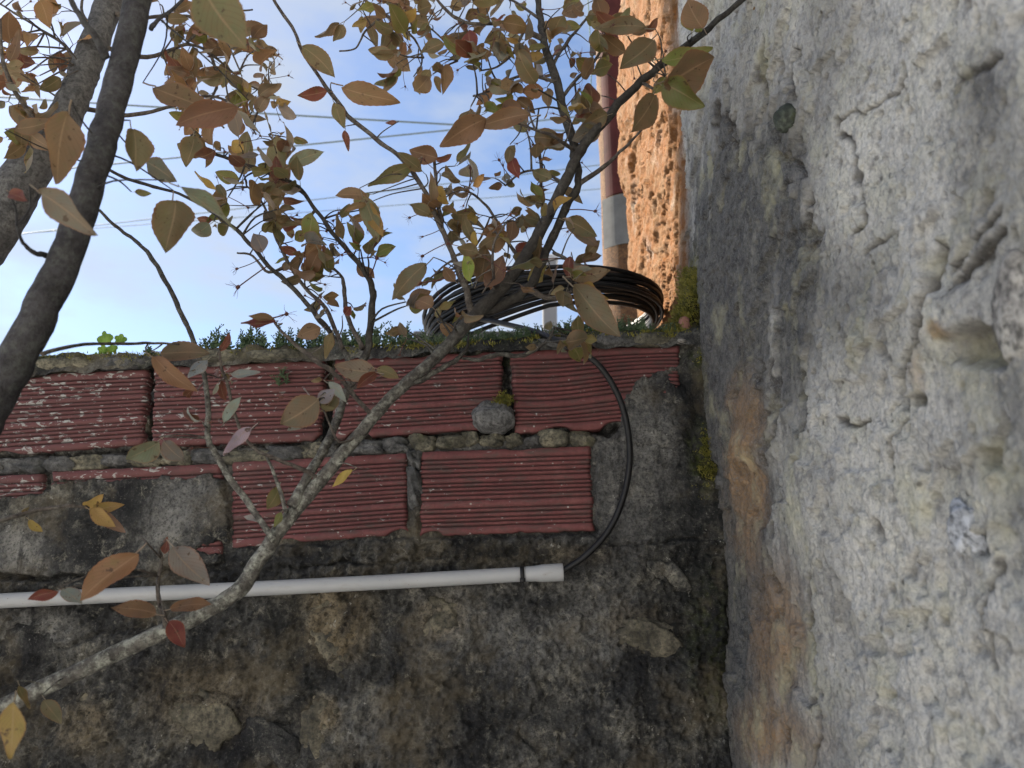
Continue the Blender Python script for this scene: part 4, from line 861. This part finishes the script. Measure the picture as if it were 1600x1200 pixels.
for (x0, y0, x1, y1, d, c, shp, roll) in EXPL:
    a = at(x0, y0, d); b_ = at(x1, y1, d+R.uniform(-.012, .012)); v = b_-a
    nb = nearest(a)
    a2 = a-v*.16
    if nb[0] < .16: shoot(nb[1], nb[2], a2, .0010)
    put(a2, v, v.length*1.08, c, shp, roll*R.choice((-1, 1))*.8, nb[1], True)
# spurs of leaves filling each part of the crown: centre, radii, count of spurs, depth, leaf length, palette
WARM = ['brown']*4+['orange']*3+['tan']*3+['olive']*5+['maroon', 'yellow', 'green']
MIXD = ['olive']*9+['brown']*4+['tan']*3+['green']*4+['yellow']+['maroon', 'red', 'orange', 'grey', 'grey']
CL = [(330, 110, 85, 95, 44, 1.30, .048, WARM), (400, 150, 40, 60, 14, 1.32, .046, WARM), (300, 30, 70, 40, 12, 1.27, .048, WARM), (55, 45, 75, 60, 16, 1.2, .048, WARM), (70, 100, 60, 45, 9, 1.18, .046, WARM), (45, 190, 65, 45, 10, 1.12, .046, MIXD), (25, 120, 40, 40, 6, 1.1, .046, MIXD),
      (420, 245, 60, 45, 14, 1.16, .044, MIXD), (380, 330, 60, 50, 12, 1.12, .044, MIXD), (455, 345, 55, 60, 16, 1.16, .043, MIXD), (500, 400, 70, 50, 18, 1.17, .040, MIXD), (555, 375, 45, 50, 8, 1.14, .040, MIXD), (330, 225, 50, 30, 8, 1.12, .046, WARM),
      (590, 35, 60, 50, 16, 1.19, .046, WARM), (655, 75, 50, 55, 12, 1.16, .044, MIXD), (720, 100, 50, 45, 10, 1.1, .042, MIXD), (800, 60, 75, 75, 20, 1.12, .046, MIXD), (790, 130, 70, 60, 16, 1.1, .046, MIXD), (840, 185, 60, 60, 14, 1.08, .044, MIXD), (900, 60, 50, 60, 15, 1.12, .046, MIXD), (920, 150, 30, 55, 8, 1.09, .044, MIXD),
      (700, 310, 50, 55, 14, 1.08, .038, MIXD), (760, 350, 60, 50, 11, 1.09, .038, MIXD), (820, 290, 55, 50, 9, 1.1, .038, MIXD), (850, 345, 55, 40, 6, 1.08, .038, MIXD), (720, 400, 45, 45, 7, 1.06, .038, MIXD), (800, 410, 55, 40, 6, 1.08, .038, MIXD), (690, 470, 50, 40, 8, 1.06, .036, MIXD), (895, 430, 45, 30, 8, 1.05, .038, MIXD), (860, 530, 50, 18, 7, 1.1, .036, ['olive', 'green', 'olive', 'tan']), (640, 500, 50, 35, 4, 1.08, .034, MIXD),
      (960, 60, 40, 40, 6, 1.06, .044, MIXD), (530, 470, 50, 40, 7, 1.14, .034, MIXD), (640, 20, 80, 30, 8, 1.15, .044, WARM), (740, 10, 60, 25, 6, 1.12, .044, MIXD), (345, 640, 60, 60, 4, .98, .030, ['olive', 'silver', 'tan', 'maroon']), (500, 600, 50, 50, 3, 1.02, .03, ['olive', 'silver', 'tan'])]
STALKS = []
for (cx, cy, rx, ry, cnt, dep, ls, pal) in CL:
    for k in range(cnt):
        a = R.uniform(0, 6.283); r = math.sqrt(R.random())
        p = at(cx+rx*r*math.cos(a), cy+ry*r*math.sin(a), dep+R.uniform(-.07, .06))
        d0, b, i = nearest(p)
        if b is TR or b is BOUGH: pass
        q = b.pts[i]; v = p-q; L = v.length
        mx = .10
        if L > mx: p = q+v*(mx*R.uniform(.6, 1)/L); L = mx
        if L > .06:      # grow an intermediate twig
            shoot(b, i, p, .0016, .2)
        else: shoot(b, i, p, .0011)
        out = v.normalized() if L > .005 else Vector((0, 0, 1))
        nl = R.choice((1, 1, 2, 2, 3))
        for m in range(nl):
            d = (out*.7+Vector((R.uniform(-1, 1), R.uniform(-.5, .5), R.uniform(-.75, .75)))).normalized()
            put(p, d, ls*1.15*R.uniform(.5, 1.3), R.choice(pal), R.choice('nmmmww'), R.gauss(0, .75), b)
        if R.random() < .30: STALKS.append((p, b))
# ---- dried fruit stalks
def stalk_mesh(seed):
    rg = random.Random(seed); mb = MB()
    P = [(0, 0, 0), (.03, .5, .02), (.0, 1, .0)]; mb.tube([Vector(q) for q in catmull(P, n=3)], [.018]*7, 4)
    c = Vector((0, 1, 0)); lump(mb, c, .06, .075, .06, seed, 1, 1, .2)
    for k in range(9):
        d = Vector((rg.uniform(-1, 1), rg.uniform(.1, 1), rg.uniform(-1, 1))).normalized()
        mb.tube([c, c+d*.17, c+d*.30+Vector((rg.uniform(-.06, .06), 0, rg.uniform(-.06, .06)))], [.006, .005, .003], 3)
    me = bpy.data.meshes.new('fruit_stalk'); me.from_pydata(mb.v, [], mb.f); me.update(); me.materials.append(M_STALK); return me
SM = [stalk_mesh(i) for i in range(4)]
for (x, y, d) in [(640, 340, 1.06), (590, 400, 1.1), (660, 400, 1.06), (625, 450, 1.05), (660, 370, 1.05), (745, 285, 1.05), (735, 262, 1.05), (370, 420, 1.1), (840, 240, 1.05), (880, 230, 1.05), (905, 140, 1.05), (930, 330, 1.05), (370, 450, 1.09), (330, 660, .97), (300, 700, .97), (440, 620, .98), (370, 690, .97), (470, 640, .98), (450, 490, 1.05), (780, 250, 1.06), (920, 265, 1.06), (1040, 80, 1.0)]:
    p = at(x, y, d); nb = nearest(p); q = nb[1].pts[nb[2]]
    STALKS.append((q, nb[1], p-q))
for b in BR: b.done()
for s in STALKS:
    o = bpy.data.objects.new('fruit_stalk', R.choice(SM)); COL.objects.link(o); o.parent = s[1].obj
    d = s[2] if len(s) > 2 and s[2].length > .01 else Vector((R.uniform(-1, 1), R.uniform(-.5, .5), R.uniform(-.9, .6)))
    L = min(d.length, .06) if len(s) > 2 else R.uniform(.025, .04)
    o.matrix_local = pose(s[0], d, max(L, .025), R.uniform(0, 6))
# the 300 leaves that show largest are objects, the rest one mass
LEAVES.sort(key=lambda l: -l[3])
for (M, me, c, s, b) in LEAVES[:300]:
    o = bpy.data.objects.new('leaf', me); COL.objects.link(o); o.parent = b.obj; o.matrix_local = M; o.color = (*c, 1)
V = []; F = []; UVs = []; CC = []
for (M, me, c, s, b) in LEAVES[300:]:
    n = len(V); V += [tuple(M @ v.co) for v in me.vertices]
    ul = me.uv_layers[0].data
    for p in me.polygons:
        F.append(tuple(n+i for i in p.vertices)); UVs += [tuple(ul[l].uv) for l in p.loop_indices]
    CC += [(*c, 1)]*len(me.vertices)
if V:
    me = bpy.data.meshes.new('foliage'); me.from_pydata(V, [], F); me.update(); me.polygons.foreach_set('use_smooth', [True]*len(F))
    ul = me.uv_layers.new(name='UVMap'); ul.data.foreach_set('uv', np.array(UVs, np.float32).ravel())
    ca = me.color_attributes.new('col', 'FLOAT_COLOR', 'POINT'); ca.data.foreach_set('color', np.array(CC, np.float32).ravel())
    me.materials.append(M_LEAFS); o = link('foliage', me, TREE); o['kind'] = 'stuff'
print('leaves', len(LEAVES), 'stalks', len(STALKS))

# ------------------------------------------------------------------ small plants on the wall top
def top_z(x):     # height of the coping top at world x
    return float(np.interp(x, [at(p, 560, YW).x for p in (-300, 0, 240, 310, 520, 780, 920, 1060, 1110)], [at(p, q, YW).z for p, q in zip((-300, 0, 240, 310, 520, 780, 920, 1060, 1110), (568, 560, 556, 549, 546, 536, 522, 520, 512))]))+.006
def sprig(mb, base, h, lean, lsz, rg):
    P = [base+Vector((lean.x*t*t, lean.y*t*t, h*t)) for t in (0, .35, .7, 1)]; mb.tube(P, [.0011, .001, .0008, .0005], 4)
    n = max(5, int(h/.0042))
    for k in range(n):
        t = .15+.85*k/(n-1); c = base+Vector((lean.x*t*t, lean.y*t*t, h*t))
        for m in range(2):
            a = k*2.4+m*math.pi; u = Vector((math.cos(a), math.sin(a), .55+.5*t)).normalized(); L = lsz*(1.1-.55*t)*rg.uniform(.8, 1.2)
            s = u.cross(Vector((0, 0, 1))).normalized(); w = u.cross(s); r = L*.2
            V = [c, c+u*L*.55+s*r, c+u*L*.55+w*r, c+u*L*.55-s*r, c+u*L*.55-w*r, c+u*L]
            mb.add(V, [(0, 1, 2), (0, 2, 3), (0, 3, 4), (0, 4, 1), (5, 2, 1), (5, 3, 2), (5, 4, 3), (5, 1, 4)])
def build_sedum():
    mb = MB(); rg = random.Random(8)
    for (x0, x1, n, h0, h1, l) in [(305, 345, 14, .014, .03, .011), (345, 645, 150, .016, .042, .0115), (640, 740, 70, .012, .028, .009), (735, 900, 230, .010, .026, .0075), (880, 1005, 150, .012, .030, .008), (240, 310, 14, .006, .014, .008), (985, 1060, 34, .006, .016, .007)]:
        for k in range(n):
            x = at(rg.uniform(x0, x1), 545, YW+.03).x; y = YW+rg.uniform(-.004, .055)
            sprig(mb, Vector((x, y, top_z(x)-.002)), rg.uniform(h0, h1), Vector((rg.gauss(0, .006), rg.gauss(-.004, .006), 0)), l*rg.uniform(.8, 1.2), rg)
    for (x, y) in ((440, 590), (448, 600), (436, 603)):
        p = at(x, y, YW-.004)
        for k in range(3): sprig(mb, p, .014, Vector((rg.uniform(-.012, .012), -.014, -.01)), .008, rg)
    tag(mb.build('stonecrop_mat', M_SEDUM, None, False), 'low mat of grey-green stonecrop along the wall top', None, kind='stuff')
    for i, (x, h, lx, lab) in enumerate([(318, .052, .032, 'tallest stonecrop sprig leaning right beside the thin bare branch'), (352, .040, .004, 'upright stonecrop sprig just right of the tallest one'), (410, .036, -.008, 'stonecrop sprig under the curled brown leaves on the wall top')]):
        mb = MB(); p = at(x, 548, YW+.02); sprig(mb, Vector((p.x, p.y, top_z(p.x)-.003)), h, Vector((lx, -.004, 0)), .012, rg)
        tag(mb.build('stonecrop_sprig', M_SEDUM, None, False), lab, 'plant', 'stonecrop sprigs on the wall')
build_sedum()
def build_moss():
    rg = random.Random(3); mb = MB()
    def tuft(c, nrm, n, sp, L):
        for k in range(n):
            o = c+Vector((rg.gauss(0, sp), rg.gauss(0, sp*.8), rg.gauss(0, sp*.35)))
            d = (nrm+Vector((rg.gauss(0, .6), rg.gauss(0, .6), rg.gauss(0, .4)))).normalized(); s = d.cross(Vector((rg.random(), rg.random(), rg.random()))).normalized()*.0009
            l = L*rg.uniform(.6, 1.3); mb.add([o-s, o+s, o+d*l*.6+s*.8, o+d*l, o+d*l*.6-s*.8], [(0, 1, 2, 3, 4)])
    for k in range(420):
        q = rg.choice([rg.uniform(-60, 300), rg.uniform(560, 1075), rg.uniform(-60, 1075)]); x = at(q, 548, YW).x
        y = YW+rg.uniform(-.012, .05); tuft(Vector((x, y, top_z(x)-.004-(.012*max(0, (YW-y)/.012)))), Vector((0, -.5, 1)), 22, .006, .006)
    rt = random.Random(6)
    for k in range(520):      # bank of moss climbing the corner by the house wall
        t = rt.random(); q = at(1100-58*t*rt.random()-6*t, 420+105*t, YW+.02+.16*rt.random()*(1-t*.6))
        x = min(q.x, XW-.004-.05*rt.random()*t); tuft(Vector((x, q.y, q.z)), Vector((-.7, -.5, .5)), 20, .006, .006)
    for k in range(70):
        q = at(rt.gauss(1108, 8), rt.gauss(715, 24), YW-.008); tuft(q, Vector((-.3, -1, .3)), 16, .005, .005)
    for k in range(24):
        q = at(rt.gauss(786, 7), rt.gauss(624, 4), YW-.012); tuft(q, Vector((0, -.6, .8)), 16, .004, .005)
    for k in range(40):
        q = at(rt.gauss(1108, 7), rt.gauss(545, 18), YW-.006); tuft(q, Vector((-.3, -1, .3)), 16, .005, .005)
    tag(mb.build('moss', M_MOSS, None, False), 'yellow-green moss along the coping and up the corner', None, kind='stuff')
build_moss()
def build_moss_bank():     # earth under the corner moss
    mb = MB(); c = at(1078, 505, YW+.06); lump(mb, (XW-.035, YW+.075, top_z(XW-.05)+.0), .055, .07, .035, 12, 1, 4, .3)
    lump(mb, (XW-.012, YW+.075, top_z(XW-.05)+.05), .022, .045, .06, 14, 1, 4, .35)
    o = mb.build('earth_bank', make_stone('mossy_earth', (.10, .09, .04), (.18, .16, .045), .95)); tag(o, 'mossy bank of earth heaped in the wall corner', None, kind='structure')
build_moss_bank()
def lobed(mb, base, d, size, nrm, lobes, rg):
    y = d.normalized(); z = (nrm-y*nrm.dot(y)).normalized(); x = y.cross(z)
    V = [base+y*size*.15]; n = 36
    for k in range(n+1):
        a = -2.5+5.0*k/n; r = size*(.34+.20*abs(math.cos(a*lobes/2.0))**.6)*(1+.06*(k % 2))
        V.append(base+y*size*.45+(y*math.cos(a)+x*math.sin(a))*r+z*(.08*size*math.sin(a*3)+.04*size*rg.uniform(-1, 1)))
    mb.add(V, [(0, k, k+1) for k in range(1, n+1)])
def build_weeds():
    rg = random.Random(2)
    b = at(172, 552, YW+.02); b.z = top_z(b.x)
    root = thing('green_weed', 'bright green lobed-leaf weed on the wall top near the thick bough', 'plant', b)
    for (x, y, sz, nx) in [(166, 534, .030, -.3), (187, 530, .020, .4), (176, 545, .020, -.2), (160, 546, .018, .3), (150, 552, .012, 0)]:
        p = at(x, y+8, YW+.005); t = at(x+nx*10, y-12, YW)
        mb = MB(); mb.tube([b, b.lerp(p, .6)+Vector((0, -.004, .004)), p], [.0009]*3, 4); mb.build('stem', M_GREEN, root)
        mb = MB(); lobed(mb, p, t-p, sz, Vector((nx, -1, .35)), 5, rg); mb.build('leaf', M_GREEN, root, False)
    b = at(1000, 515, YW+.03); b.z = top_z(b.x)-.002
    root = thing('green_weed', 'bright green narrow-leaved weed under the right end of the cable coil', 'plant', b)
    for k in range(13):
        a = rg.uniform(-1.3, 1.3); d = Vector((math.sin(a), rg.uniform(-.7, .1), .35+.75*math.cos(a)*rg.random())).normalized(); L = rg.uniform(.016, .032); s = d.cross(Vector((0, -1, .2))).normalized(); n = s.cross(d)
        mb = MB(); V = []; F = []
        for i in range(6):
            t = i/5; w = L*.15*math.sin(math.pi*(.12+.86*t)); c = b+d*L*t-Vector((0, 0, L*.35*t*t)); V += [c-s*w+n*w*.4, c, c+s*w+n*w*.4]
        for i in range(5):
            k2 = i*3; F += [(k2, k2+1, k2+4, k2+3), (k2+1, k2+2, k2+5, k2+4)]
        mb.add(V, F); mb.build('leaf', M_GREEN, root)
build_weeds()
